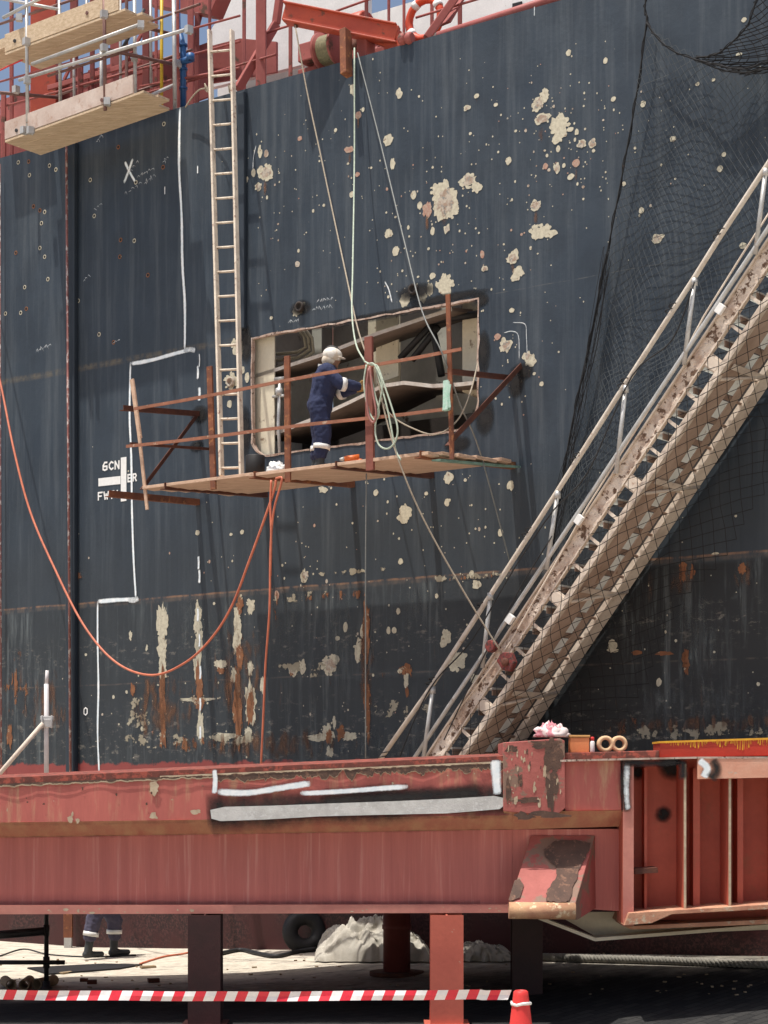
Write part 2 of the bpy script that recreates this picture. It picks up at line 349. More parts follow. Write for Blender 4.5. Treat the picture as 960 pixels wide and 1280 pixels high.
# roughen the torch cut
cut = []
for i in range(len(hole)):
    a = hole[i]; b = hole[(i+1) % len(hole)]; n = max(1, int(math.dist(a, b)/0.12))
    for k in range(n):
        p = (a[0]+(b[0]-a[0])*k/n, a[1]+(b[1]-a[1])*k/n)
        cut.append((p[0]+jit(.008), p[1]+jit(.008)))
outer = [(u0, 2.8), (u1, 2.8), (u1, TOPZ), (u0, TOPZ)]
def plate(polys, t, m=0):
    P = [[Vector((x, z, 0)) for x, z in pl] for pl in polys]
    ids = [hull.vert(UH(x, t, z)) for pl in polys for x, z in pl]
    for tri in tessellate_polygon(P): hull.face([ids[i] for i in tri], m)
plate([outer, cut], 0.0)
# turn of the bilge: the plating draws in towards the ground, more so to the right
def inb(u, z):
    off = 0.16; k = max(0, 1 - z/2.8)
    return -off * k**2.0
NU, NZ = 46, 14
g = [[hull.vert(UH(u0+(u1-u0)*i/NU, inb(u0+(u1-u0)*i/NU, -0.3+3.1*j/NZ), -0.3+3.1*j/NZ)) for j in range(NZ+1)] for i in range(NU+1)]
for i in range(NU):
    for j in range(NZ): hull.face((g[i][j], g[i+1][j], g[i+1][j+1], g[i][j+1]), 0, True)
# bulwark top bar thickness
hull.hbox(u0, u1, -0.09, -0.004, TOPZ-0.9, TOPZ-.003)
LIFT = 0.004
def blob(px, py, rx, ry, m, rough=0.35, rot=0.0, seed=None, n=None, lift=LIFT):
    """irregular chip of lost paint, sizes in metres x px scale of the plane"""
    u, z = UZ(px, py); s = 0.0294*(px+2760)
    rx = rx/s/CA; ry = ry/s; n = n or max(8, min(44, int(8+(rx+ry)*110))); sd = random.random()*100
    c = math.cos(rot); sn = math.sin(rot); pts = []; x_k = 1 + min(3, max(rx, ry)/.12)*.5
    for i in range(n):
        a = 2*math.pi*i/n
        k = 1 + .62*rough*(noise.noise(Vector((math.cos(a)*1.3+sd, math.sin(a)*1.3, sd)))*1.3 + 0.6*noise.noise(Vector((math.cos(a)*4+sd, math.sin(a)*4, sd))) + (0.7*noise.noise(Vector((x_k*math.cos(a)*9+sd, x_k*math.sin(a)*9, sd))) if n > 20 else 0))
        x = math.cos(a)*rx*k; y = math.sin(a)*ry*k
        pts.append((u + x*c - y*sn, z + x*sn + y*c))
    P = [Vector((x, y, 0)) for x, y in pts]; lift += random.random()*.0012
    ids = [hull.vert(UH(x, lift, y)) for x, y in pts]
    for tri in tessellate_polygon([P]): hull.face([ids[i] for i in tri], m)
def soft(px, py, rx, ry, m, lift=0.0065, rot=0):
    u, z = UZ(px, py); s = 0.0294*(px+2760); rx = rx/s/CA; ry = ry/s
    c = hull.vert(UH(u, lift, z), 1.0); rings = []
    for q, fd in ((.35, .95), (.7, .6), (1.0, 0.0)):
        rings.append([hull.vert(UH(u + rx*q*math.cos(2*math.pi*i/18+rot), lift, z + ry*q*math.sin(2*math.pi*i/18+rot)), fd) for i in range(18)])
    for i in range(18):
        j = (i+1) % 18
        hull.face((c, rings[0][i], rings[0][j]), m)
        for A, B in zip(rings, rings[1:]): hull.face((A[i], B[i], B[j], A[j]), m)
def stroke(pxs, w, m=5, lift=0.0085, core=1.0, k=5):
    """soft-edged sprayed line through pixel points; w in px"""
    pts = [HP(x, y, lift) for x, y in pxs]
    pts = cat_curve(pts, k) if len(pts) > 2 else [pts[0] + (pts[1]-pts[0])*i/8 for i in range(9)]
    W = w/105.0; prev = None; n = len(pts)
    for i, p in enumerate(pts):
        T = (pts[min(i+1, n-1)] - pts[max(i-1, 0)]).normalized(); S = T.cross(NDIR).normalized(); ww = W*(1+.25*noise.noise(p*3))
        e = 0.35 if i in (0, n-1) else core
        row = [hull.vert(p + S*ww*k2, f*e) for k2, f in ((-1, 0), (-.45, .75), (0, 1), (.45, .75), (1, 0))]
        if prev:
            for a in range(4): hull.face((prev[a], prev[a+1], row[a+1], row[a]), m)
        prev = row
# big losses of paint
C, B_, P_, RU = 1, 2, 3, 4
for b in [(700,157,10,13,C),(697,172,6,7,C),(556,251,13,19,B_),(548,238,8,9,C),(563,262,8,10,C),(534,262,6,9,P_),(586,226,9,8,B_),(596,235,6,6,C),(681,118,6,8,C),(673,129,7,8,B_),
          (677,149,9,6,B_),(677,290,13,8,C),(688,292,7,5,C),(670,257,7,6,B_),(648,341,6,8,C),(643,348,5,5,C),(641,323,6,7,B_),(645,316,3,5,C),(557,356,9,11,C),(508,375,6,9,C),(538,362,4,9,C),(529,372,5,6,C),
          (541,345,4,4,C),(636,201,3.5,5,C),(727,180,5,5,B_),(741,179,4,6,B_),(720,204,4.5,4.5,P_),(682,208,3,4,P_),(698,186,2.5,4,C),(721,165,2.5,4,C),(713,162,4,3,C),(696,210,3.5,6,B_),(714,221,4,3.5,C),(705,207,2,3,C),
          (485,175,6,6,C),(491,205,3,7,C),(499,117,4,6,C),(517,244,3.5,5,C),(486,292,5,6,C),(496,314,4,6,C),(525,257,3,5,C),(559,286,3.5,5,B_),(541,289,2.5,5,C),(603,318,2.5,5,P_),(606,336,4,3,B_),(584,135,4,3,B_),(596,120,3,3,C),(620,131,2.5,2.5,C),
          (332,215,8,8,B_),(336,221,6,5,C),(325,190,3,7,C),(333,192,3,5,B_),(307,225,4,5,C),(323,234,4,5,B_),(317,216,3,5,C),(437,187,6,4,P_),(448,144,4,5,P_),(454,137,2,3,C),(447,218,3,3,P_),(375,173,3,3,P_),(440,243,3,4,C),(441,112,3,8,C),
          (662,451,7,8,C),(659,445,5,5,B_),(632,432,7,8,B_),(622,421,4,4,P_),(640,388,3,3,C),(668,467,2,2,C),(651,476,2,2.5,C),(677,480,2.5,3,C),(822,298,6,5,B_),(841,174,3.5,4,C),(804,130,3,4,C),(900,211,3.5,4,C),(929,307,4,4,C),(767,124,3,3,C),(757,76,2.5,4,C),(711,66,3,4,C),
          (780,230,2.5,3,C),(802,263,3,4,C),(872,105,2.5,2.5,C),(892,100,2,2,C),(924,68,3.5,2.5,C),(930,25,3,3,C),(905,193,2.5,3,C),
          (506,641,7,10,C),(502,648,5,6,C),(558,797,6,9,C),(554,805,4,5,C),(571,828,10,9,C),(577,822,6,6,C),(594,848,5,6,C),(412,832,8,11,B_),(418,825,5,8,C),(377,833,5,9,C),(366,838,5,7,B_),(365,840,3,5,RU),(500,839,3,3,C),
          (596,731,5,5,C),(590,718,3,5,C),(638,607,4,6,C),(561,597,6,7,C),(404,612,6,4,C),(470,616,3,4,C),(432,784,3,6,C),(422,798,3,3,C),(448,812,4,12,C),(454,790,3,8,C),(486,788,2.5,5,C),(493,788,3,4,C),(498,764,2.5,4,C),(546,745,2,3,C),
          (501,702,3,4,C),(559,628,3,5,C),(533,617,2.5,2.5,C),(626,666,3,5,C),(247,666,3,3.5,C),(303,665,2.5,3,C),(289,668,2,2,C),(346,744,3,6,P_),(381,719,5,7,B_),(763,835,1,1,C),
          (766,806,5,7,C),(766,813,7,3,C),(796,816,6,3,RU),(824,853,3,5,C),(832,790,1.5,2,C),(948,855,2,2.5,C),(893,815,1.5,1.5,C),(845,801,1.5,2,C),(894,692,4,1.5,C),(920,645,1.5,1.5,C),
          (297,434,6,11,C),(290,478,8,10,C),(290,478,5,6,RU),(303,463,3,5,C),(287,505,3,5,C),(309,472,3,6,C),(376,385,6,7,C),(370,391,4,6,C),(372,330,3,4,B_),
          (506,838,7,5,RU),(509,834,4,5,RU),(508,850,3,12,C),(509,865,2,8,RU)]:
    if b[4] == B_ and b[2] > 3.4:
        blob(b[0], b[1], b[2]*1.08, b[3]*1.08, C, 0.6); blob(b[0]+.5, b[1], b[2]*.72, b[3]*.75, B_, 0.8, lift=.0056)
    else: blob(b[0], b[1], b[2], b[3], b[4], 0.6 if b[2]+b[3] > 9 else 0.3)
    if b[2]+b[3] > 15:
        for _ in range(9):
            a_ = random.random()*6.28; blob(b[0]+math.cos(a_)*b[2]*1.05, b[1]+math.sin(a_)*b[3]*1.05, random.uniform(1.2,3), random.uniform(1.2,3.4), C, .3)
for b in [(556,262,9,18),(586,236,5,12),(534,272,4,12),(677,158,6,14),(720,212,3,12),(727,188,3,10),(332,226,5,14),(437,192,3,10),(641,330,4,10),(670,266,4,12),(412,846,5,14),(571,840,5,14),(662,462,4,12),(290,490,4,14),(448,148,2,10),(596,120,2,8)]:
    soft(b[0], b[1]+b[3]*.6, b[2]*.7, b[3], 8)
# tall primer strips with rust bleeding below the lower seam
for px, py, rx, ry, m in [(203,782,6,24,C),(203,815,6,22,C),(204,838,5,16,C),(203,870,4,36,RU),(204,912,4,22,RU),(248,775,6,20,C),(249,803,5,24,C),(247,832,5,13,C),(249,853,4,26,RU),(247,874,22,2.5,C),(250,878,7,8,RU),(251,905,4,22,C),
                          (297,770,5,16,C),(300,756,5,10,RU),(297,800,6,24,C),(300,822,4,16,RU),(293,845,5,8,C),(297,880,5,36,RU),(299,905,4,30,RU),(314,757,6,8,C),(313,763,3,5,C),(314,880,7,28,C),(315,885,4,24,RU),(311,917,5,8,C),(285,920,16,3,C),
                          (276,831,7,6,C),(276,838,5,4,RU),(313,836,3,11,C),(328,857,3,10,C),(458,775,4,24,RU),(460,808,2.5,18,RU),(459,870,4,22,RU),(460,905,3,22,RU),(411,916,6,12,C),(403,921,14,5,C),(412,920,4,9,RU),(426,917,5,8,RU),(436,920,10,5,C),(412,940,5,6,C),(418,903,2,8,C),
                          (166,862,2.5,8,RU),(163,795,2,6,C),(184,810,1.8,4,C),(858,826,4,14,RU),(854,713,4,12,RU),(866,716,3,8,RU),(929,711,4,8,RU),(830,817,10,2.5,RU),(20,855,2.5,16,RU),(12,920,4,14,RU),(92,840,1.5,10,RU)]:
    blob(px, py, rx, ry, m, 0.75, n=64, lift=0.004 + (0.002 if m == RU else 0))
# clusters of small chips
def cluster(cx, cy, sx, sy, n, rmax=2.2, pr=(.82,.1,.08)):
    for _ in range(int(n*.7)):
        x = random.gauss(cx, sx); y = random.gauss(cy, sy)
        if not (-30 < x < 1000 and 20 < y < 960): continue
        top = 200 - 0.29*x
        if y < top + 8 or (314 < x < 600 and 372+(600-x)*.17 < y < 575): continue
        r = min(rmax, 0.55 + random.expovariate(2.4)); q = random.random()
        blob(x, y, r*random.uniform(.7, 1.0), r*random.uniform(.9, 1.4), C if q < pr[0] else (B_ if q < pr[0]+pr[1] else P_), 0.3, n=8, lift=0.003)
for c in [(712,165,38,40,110),(700,180,70,70,90),(555,255,50,45,80),(530,345,45,30,80),(640,320,50,60,60),(510,180,90,60,70),(440,240,80,80,60),(330,210,35,35,40),(340,330,20,60,25),(660,440,30,30,30),(850,180,70,90,30),
          (520,640,70,40,60),(440,680,60,40,30),(600,700,50,50,35),(510,800,60,60,40),(380,730,30,20,20),(280,700,20,50,20),(150,700,70,100,18),(160,880,30,35,28,2.4),(420,900,90,25,45,1.8),(830,830,70,60,22,1.2),(300,860,60,60,30,1.6),(380,600,60,30,20,1.5),(620,480,30,80,30,1.5)]:
    cluster(*c)
# rings and dots left by the thickness survey, on the left plates
for x, y in [(42,258),(50,263),(56,265),(52,279),(20,316),(50,310),(56,321),(31,359),(33,386),(26,391),(7,392),(60,349),(62,207),(70,212),(148,184),(205,155),(204,209),(170,228),(113,225),(93,208),(118,270),(151,300),(168,301),(150,321),(185,344),(98,376),(124,418),(142,428),(36,202),(23,203),(37,219),(92,274),(93,306)]:
    r = 2.2; u, z = UZ(x, y)
    for rr, mm, lf in ((0.034, C if random.random() < .5 else RU, .003), (0.02, 7, .0055)):
        c = [hull.vert(UH(u + rr*math.cos(a*math.pi/5), lf, z + rr*math.sin(a*math.pi/5))) for a in range(10)]
        hull.face(c, mm)
def scribble(x, y, w, h, k=5, wd=.7):
    for i in range(k):
        a = x + i*w/k; b = y - i*h/k*0 - (x and (i*w/k)*h/w)
        stroke([(a, b), (a+jit(2)+1.5, b-3+jit(1.5)), (a+3+jit(1), b+jit(2))], wd, 5, core=.55, k=2)
for s in [(156,243,22,16),(120,178,8,10),(150,190,0.1,0),(172,222,20,12,6),(118,168,9,9),(180,230,14,12,5),(203,203,8,8,3),(118,262,9,8,3),(390,388,26,4,6),(360,404,14,3,4),(396,378,22,4,5),(140,430,10,6,3),(45,440,18,8,6),(104,352,9,9,3),(88,270,8,8,3),(163,215,10,16,3)]:
    scribble(*s) if s[2] > 1 else None
# spray-painted cutting lines
stroke([(225,134),(224,175),(224,215),(227,270),(228,330),(231,380),(231,440)], 3.2)
stroke([(242,436),(215,443),(190,450),(163,455)], 4.2); stroke([(231,438),(238,437),(244,438)], 6, core=.7)
stroke([(163,452),(162,520),(164,570),(165,640),(167,700),(170,750)], 2.8)
stroke([(122,752),(145,750),(172,749)], 4.5); stroke([(160,750),(168,750),(173,748)], 6.5, core=.7)
stroke([(122,752),(122,800),(123,860),(122,915),(124,968)], 2.6)
stroke([(156,202),(162,215),(169,227)], 2.8); stroke([(166,198),(161,213),(155,229)], 3.6, core=.75)
for x, y, w in [(247,465,3),(249,492,3.5),(249,450,1.5),(248,703,3),(249,720,3.5),(247,768,3),(249,800,2.5),(250,840,3),(250,880,2.6),(250,915,3)]:
    stroke([(x, y-8), (x+.5, y), (x, y+9)], w, core=.8)
stroke([(641,403),(656,405),(658,420),(659,445)], .8, core=.6); stroke([(630,416),(640,414),(648,420),(649,450)], .8, core=.6)
stroke([(320,182),(317,196),(316,212)], 1.2, core=.6); stroke([(247,207),(247,217)], 1.4); stroke([(206,233),(206,243)], 1)
stroke([(668,8),(668,20)], 1.2, core=.6); stroke([(481,352),(486,362),(490,378)], 1.4, core=.7)
# lettering:  6CN / T / ER / FW
GL = {'6': [[(.9,1),(.35,1),(0,.6),(0,.1),(.4,0),(.9,.1),(.9,.5),(.1,.5)]], 'C': [[(.95,.85),(.5,1),(.05,.7),(.05,.3),(.5,0),(.95,.15)]], 'N': [[(0,0),(0,1),(.9,0),(.9,1)]],
      'E': [[(.9,1),(0,1),(0,0),(.9,0)],[(0,.5),(.7,.5)]], 'R': [[(0,0),(0,1),(.7,1),(.9,.75),(.7,.5),(0,.5)],[(.45,.5),(.9,0)]], 'F': [[(.9,1),(0,1),(0,0)],[(0,.5),(.7,.5)]],
      'W': [[(0,1),(.25,0),(.5,.7),(.75,0),(1,1)]], 'T': [[(0,1),(1,1)],[(.5,1),(.5,0)]], 'I': [[(.5,1),(.5,0)]], 'O': [[(.5,1),(.9,.8),(.9,.2),(.5,0),(.1,.2),(.1,.8),(.5,1)]]}
def letters(txt, px, py, w, h, gap, sw, m=6):
    for ch in txt:
        for st in GL[ch]:
            for (a, b), (c, d) in zip(st, st[1:]):
                p = HP(px + a*w, py - b*h - a*w*.12, .006); q = HP(px + c*w, py - d*h - c*w*.12, .006 + .0004*random.random()); T = (q-p).normalized(); S = T.cross(NDIR)*sw/2
                e = T*sw*.35; lf = NDIR*random.random()*.0012
                hull.face([hull.vert(x + lf) for x in (p-S-e, q-S+e, q+S+e, p+S-e)], m)
        px += w + gap; py -= (w+gap)*.12
letters('6CN', 129, 588, 5.2, 9.5, 2.3, .026)
letters('ER', 160, 602, 4.2, 8.5, 2.3, .024)
letters('FWTI', 123, 625, 5.4, 9, 1.6, .024)
letters('O', 104.5, 894, 5, 9, 0, .02)
for poly in ([(151,572),(158,571),(158,626),(151,627)], [(123,598),(150.6,595),(150.6,605),(123,608)]):
    hull.face([hull.vert(HP(x, y, .006)) for x, y in poly], 6)
# soot and burn marks, stains
for a in [(376,385,17,12,7),(520,365,28,14,7),(600,375,14,12,7),(605,440,10,34,7),(606,520,14,30,7),(250,518,15,14,7),(246,558,12,9,7),(652,465,18,14,7),(572,555,20,12,7),(307,540,9,40,7),(308,430,10,30,7),(560,372,60,7,7),(470,396,120,7,7),(645,480,12,22,7),
          (430,800,40,70,9),(250,800,60,60,9),(360,780,40,60,9),(520,770,40,50,9),(200,880,50,60,8),(300,850,40,90,8),(458,830,14,90,8),(60,880,50,50,8),(870,800,40,70,9),(870,880,110,40,9),(850,720,22,28,8),(930,720,14,22,8),(500,930,160,26,9),(350,930,140,22,8),(860,905,130,14,8),
          (250,875,34,8,10),(190,925,60,14,10),(300,925,60,14,10),(500,885,60,16,10),(170,895,30,30,10),(380,745,60,8,10),(590,720,70,6,10),(440,715,60,5,10),(860,915,110,14,10),(380,838,60,12,10),(500,840,60,10,11),(420,745,70,7,11),(590,721,60,5,11),
          (204,880,12,50,11),(248,865,10,50,11),(298,860,14,80,11),(458,800,9,60,11),(20,860,30,50,11),(90,720,30,6,11),(255,930,100,14,11),(345,770,8,50,11),(855,720,18,14,11),(770,905,60,20,11)]:
    soft(*a, lift=0.0065 + random.random()*.0016)
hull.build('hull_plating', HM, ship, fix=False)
# outboard pipes / raised bars standing proud of the plating
def upipe(px0, py0, px1, py1, r, t, m, name, n=8):
    b = MB(); b.tube([HP(px0, py0, t), HP(px1, py1, t)], r, n); return b.build(name, m, ship)
m_line = mat('dull_red_streaked_pipe', (0.36,0.15,0.13), (0.22,0.08,0.07), 9, .6, .2, c3=(0.60,0.52,0.48), lo3=.52, hi3=.6, stretch=(1,1,.5))
upipe(83, 181, 88, 966, 0.019, 0.14, m_line, 'drain_pipe')
fd = MB()
fd.hbox(UZ(87,500)[0], UZ(98,500)[0], -.002, .09, 2.6, TOPZ-.1)
m_hullplain = mat('hull_paint_plain', (0.036,0.049,0.065), (0.028,0.038,0.052), 1, .5, .2)
fd.build('vertical_raised_bar', m_hullplain, ship, bevel=.02)
fd = MB(); fd.hbox(UZ(301,300)[0], UZ(309,300)[0], -.002, .07, 8.75, TOPZ-.05); fd.build('vertical_raised_bar', m_hullplain, ship, bevel=.015)
fd = MB(); a, b = HP(-12, 480, .12), HP(2, 960, .12); fd.tube([HP(-.5,205,.08), HP(1.5,960,.08)], .014, 6); fd.build('drain_pipe', m_line, ship)
# raised lug rings near the opening
for x, y in ((376,384),(518,362),(290,478)):
    lug = MB(); lug.lathe(HP(x, y, 0.0), [(.07,0),(.07,.05),(.045,.055),(.04,.02)], 16, 0, NDIR); lug.build('lifting_lug', m_intdark if x != 290 else m_chiprust, ship)
# cut edge of the opening
rim = MB()
cc = Vector(((hx0+hx1)/2, (HZ0+HZ1)/2))
def ring(ts):
    nn = len(cut); rows = []
    for (off, t) in ts:
        row = []
        for i in range(nn):
            a = Vector(cut[i-1]); b = Vector(cut[(i+1) % nn]); d = (b-a).normalized(); nr = Vector((-d.y, d.x))
            if (Vector(cut[i]) - cc).dot(nr) < 0: nr = -nr
            p = Vector(cut[i]) + nr*off*(0.75+.6*noise.noise(Vector((cut[i][0]*4, cut[i][1]*4, 3))))
            row.append(rim.vert(UH(p.x, t, p.y)))
        rows.append(row)
    for A, B in zip(rows, rows[1:]):
        for i in range(nn): j = (i+1) % nn; rim.face((A[i], A[j], B[j], B[i]))
ring([(.035, .009), (0.0, .011), (-.004, -.045)])
rim.build('cut_edge', m_cut, ship)
# ---------------- inside of the opening
def iplate(name, pts, m, th=0.02, d=NDIR):
    b = MB(); b.prism(pts, Vector(d)*-th); return b.build(name, m, ship)
iu0, iu1 = hx0-.5, hx1+.6
b = MB(); b.hbox(iu0, iu1, -2.5, -2.44, 6.0, 9.6); b.build('inner_bulkhead', m_intgrey, ship)
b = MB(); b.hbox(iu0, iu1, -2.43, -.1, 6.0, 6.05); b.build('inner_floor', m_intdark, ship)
b = MB(); b.hbox(iu0-.06, iu0-.002, -2.43, -.02, 6.06, 9.5); b.build('inner_side_wall', m_intgrey, ship)
b = MB(); b.hbox(iu1+.002, iu1+.06, -2.43, -.02, 6.06, 9.5); b.build('inner_side_wall', m_beige, ship)
b = MB(); b.hbox(iu0, iu1, -1.75, -1.7, 6.06, 7.55); b.build('lower_shade_sheet', m_intdark, ship)  # dark sheet added for the black shade below the lower stringer
def pp(l, t): return [HP(x, y, t) for x, y in l]
iplate('web_frame', pp([(312,424),(343,420),(343,600),(312,600)], -.12), m_beige)
iplate('web_frame', pp([(470,395),(498,392),(498,470),(470,480)], -.7), m_beige)
iplate('web_frame', pp([(460,380),(500,380),(500,500),(460,500)], -1.1), m_beige)
iplate('web_frame', pp([(578,370),(602,370),(602,500),(578,490)], -.6), m_beige)
iplate('web_frame', pp([(545,375),(560,375),(560,500),(545,500)], -1.4), m_intgrey)
iplate('web_frame', pp([(390,400),(402,398),(402,520),(390,520)], -1.0), m_intgrey)
# fallen stringers: a flanged plate running down to the left, its bright edge outboard
m_intbrown = mat('brown_interior_plate', (0.17,0.13,0.105), (0.10,0.075,0.06), 3, 0.8, 0.3)
def stringer(name, pts, t0, depth, m, edge):
    b = MB(); n = len(pts)
    A = [b.vert(HP(x, y, t0)) for x, y in pts]; Bq = [b.vert(HP(x, y, t0) - NDIR*depth + Vector((0,0,.10))) for x, y in pts]
    A2 = [b.vert(HP(x, y, t0) - Vector((0,0,.05))) for x, y in pts]; B2 = [b.vert(b.v[q] - Vector((0,0,.05))) for q in Bq]
    for i in range(n-1):
        b.face((A[i],A[i+1],Bq[i+1],Bq[i]),0,True); b.face((A2[i],B2[i],B2[i+1],A2[i+1]),0,True); b.face((A[i],A2[i],A2[i+1],A[i+1]),1); b.face((Bq[i],Bq[i+1],B2[i+1],B2[i]),0)
    b.face((A[0],Bq[0],B2[0],A2[0])); b.face((A[-1],A2[-1],B2[-1],Bq[-1]))
    o = b.build(name, [m, edge], ship); return o
m_edge = mat('ground_bright_edge', (0.62,0.58,0.52), (0.45,0.38,0.32), 9, .5, .3)
stringer('buckled_stringer', [(319,468),(400,442),(470,415),(530,395),(565,384)], -.12, .75, m_intbrown, m_edge)
stringer('buckled_stringer', [(330,545),(390,522),(440,499),(478,480),(505,476),(540,480),(575,478),(592,476)], -.15, 1.3, m_intbrown, m_edge)
b = MB()
for k in range(3): b.tube([HP(x, y, -.8) for x, y in ((330,444+k*9),(372,440+k*7),(382+k*5,434+k*3),(380+k*5,422),(372+k*5,412))], .022, 6)
b.build('heating_coil', m_beige, ship)
b = MB(); b.tube([HP(500,448,-.5), HP(540,405,-.5)], .045, 8); b.tube([HP(515,450,-.5), HP(548,408,-.5)], .045, 8); b.tube([HP(538,402,-.5),HP(545,430,-.5),HP(552,470,-.5)], .05, 8); b.tube([HP(536,402,-.5),HP(600,392,-.5)], .05, 8)
b.build('black_pipe', m_black, ship)
b = MB(); b.tube([HP(350,474,-.1), HP(348,530,-.1), HP(351,590,-.05)], .025, 8); b.lathe(HP(349,490,-.1)-Vector((0,0,.05)), [(.05,0),(.055,.05),(.05,.1)], 12); b.tube([HP(341,496,-.1), HP(362,494,-.1)], .02, 8); b.lathe(HP(362,494,-.1), [(.05,0),(.05,.02)], 12, 0, (1,0,0))
b.tube([HP(344,474,-.1),HP(356,473,-.1)],.03,8); b.build('valve', m_galv, ship)
# ---------------- deck gear seen over the bulwark
def post(px, y0, y1, w, t, m, name='deck_post', par=ship, top=None, dep=None):
    b = MB(); a = HP(px, y1, t); z1 = HP(px, y0, t).z; W = w/(0.0294*(px+2760))
    b.frame_box(Vector((a.x-W/2, a.y, max(a.z, 10.9))), Vector((W,0,0)), Vector((0,dep or W,0)), Vector((0,0,z1-max(a.z,10.9)))); return b.build(name, m, par, bevel=.012)
def quadplate(name, pxs, t, m, th=.05):
    b = MB(); b.prism([HP(x, y, t) for x, y in pxs], -NDIR*th); return b.build(name, m, ship)
b = MB(); b.hbox(u0, u1, -9, -1.5, 10.9, 11.0); b.build('main_deck', m_darkred, ship)  # deck stops short of the bulwark, an unseen gap letting light into the opening
# superstructure, cream-white, behind
b = MB(); hu0 = UZ(272,60,-4)[0]; hu1 = UZ(720,0,-4)[0]
b.prism([UH(hu0,-4,11), UH(hu1+3,-4,11), UH(hu1+3,-4,14.6), UH(hu0,-4,14.6)], -NDIR*3); b.build('deckhouse', m_white, ship)
for x, y in ((478,20),(600,20),(585,22)): pass
for (x0, y0, x1, y1) in ((300,8,312,24),(640,4,652,26)):
    b = MB(); b.prism([HP(x0,y0,-3.95),HP(x1,y0-3,-3.95),HP(x1,y1-3,-3.95),HP(x0,y1,-3.95)], -NDIR*.03); b.build('deckhouse_window', m_black, ship, bevel=.01)
quadplate('deck_bulwark_screen', [(215,70),(300,48),(345,52),(345,90),(215,112)], -2.6, m_redrust)
quadplate('deck_bulwark_screen', [(0,125),(110,90),(110,135),(0,165)], -1.6, m_redrust)
quadplate('hatch_coaming', [(-20,150),(110,112),(240,60),(262,52),(262,120),(-20,220)], -2.3, m_darkred)
quadplate('hatch_coaming', [(110,88),(200,62),(200,84),(110,112)], -1.9, m_redrust)
quadplate('hatch_coaming', [(180,-20),(278,-20),(262,18),(180,4)], -2.0, m_redrust, .3)
b = MB(); b.prism([HP(x,y,-3.6) for x,y in ((262,40),(300,-20),(460,-20),(460,60),(262,110))], -NDIR*.1); b.build('deckhouse_gusset', m_white, ship)
# red columns
for px, w, t, m, y0 in ((54,34,-1.2,m_redbright,-20),(92,10,-1.5,m_darkred,-20),(144,14,-1.6,m_redrust,-20),(182,9,-.9,m_darkred,-20),(222,4,-.3,m_redrust,-20),(326,13,-.5,m_redrust,-20),(363,5,-.4,m_redrust,10),(305,5,-1.5,m_redrust,-20),(246,6,-1.5,m_darkred,15),
                        (458,5,-.9,m_darkred,-20),(486,4,-1.4,m_redrust,-20),(505,4,-1.1,m_redrust,-20),(540,5,-1.5,m_redrust,-20),(575,6,-1.2,m_redrust,-20),(4,6,-.5,m_redrust,115),(100,7,-.6,m_redrust,80)):
    post(px, y0, 260-0.29*px, w, t, m)
b = MB(); b.bar(HP(297,112,-.3), HP(345,30,-.9), .09, .12); b.bar(HP(345,30,-.9), HP(352,-20,-.9), .09, .1); b.build('deck_brace', m_redrust, ship, bevel=.01)
b = MB(); b.bar(HP(240,60,-2.2), HP(250,18,-2.2), .06,.06); b.build('deck_brace', m_darkred, ship)
b = MB(); b.bar(HP(533,48,-.25), HP(580,-18,-.6), .1, .1); b.bar(HP(556,30,-.5), HP(583,-15,-.9), .2, .04); b.build('deck_brace', m_redrust, ship, bevel=.01)
for px, w, t, m, y0, y1_ in ((14,5,-.9,m_redrust,-20,0),(115,6,-.8,m_darkred,-20,0),(158,4,-.4,m_tubered,-20,0),(195,4,-.8,m_redrust,-20,0),(238,8,-1.2,m_redrust,-20,0),(262,4,-.9,m_darkred,-20,0)):
    post(px, y0, 260-0.29*px, w, t, m)
for (x0,y0,x1,y1,t,w_) in ((0,60,120,30,-1.4,.10),(60,110,200,70,-1.1,.08),(120,5,250,-30,-1.3,.16),(150,90,190,20,-1.0,.06),(80,100,118,20,-1.2,.06)):
    b = MB(); b.bar(HP(x0,y0,t), HP(x1,y1,t), w_*.5, w_); b.build('deck_beam', m_redrust, ship, bevel=.008)
# rails
for (x0,ya,x1,yb,t) in [(-20,172-y*2.3,300,84-y*2.3,-.6) for y in (0,14,28)] + [(235,100,345,68,-.5),(330,42,400,20,-.7),(420,14,470,-4,-.7),(520,22,600,-2,-.6),(175,108,300,85,-.4)]:
    b = MB(); b.tube([HP(x0,ya,t),HP(x1,yb,t)], .017, 6); b.build('deck_rail', m_redrust, ship)
b = MB(); b.tube([HP(548,45,-.12), HP(725,-12,-.12)], .055, 10); b.build('bulwark_rail', mat('pink_faded_rail', (0.42,0.13,0.12), (0.33,0.09,0.08), 2, .6, .2), ship)
b = MB(); b.tube([HP(202,-20,-.25), HP(202,150,-.25)], .024, 8); b.build('vent_pipe', m_yellow, ship)
b = MB(); b.tube([HP(221,-20,-.5),HP(222,34,-.5),HP(226,46,-.45),HP(229,60,-.4),HP(229,140,-.4)], .045, 10); b.tube([HP(224,78,-.4),HP(238,74,-.3)], .05, 10)
for y in (58,88,112): b.lathe(HP(229,y,-.4), [(.065,0),(.065,.03)], 12)
b.lathe(HP(238,76,-.3), [(.06,0),(.06,.1)], 12); b.build('air_pipe', m_blue, ship)
b = MB(); b.tube([HP(217,-20,-.2), HP(219,150,-.2)], .03, 8); b.build('vent_pipe', m_galv, ship)
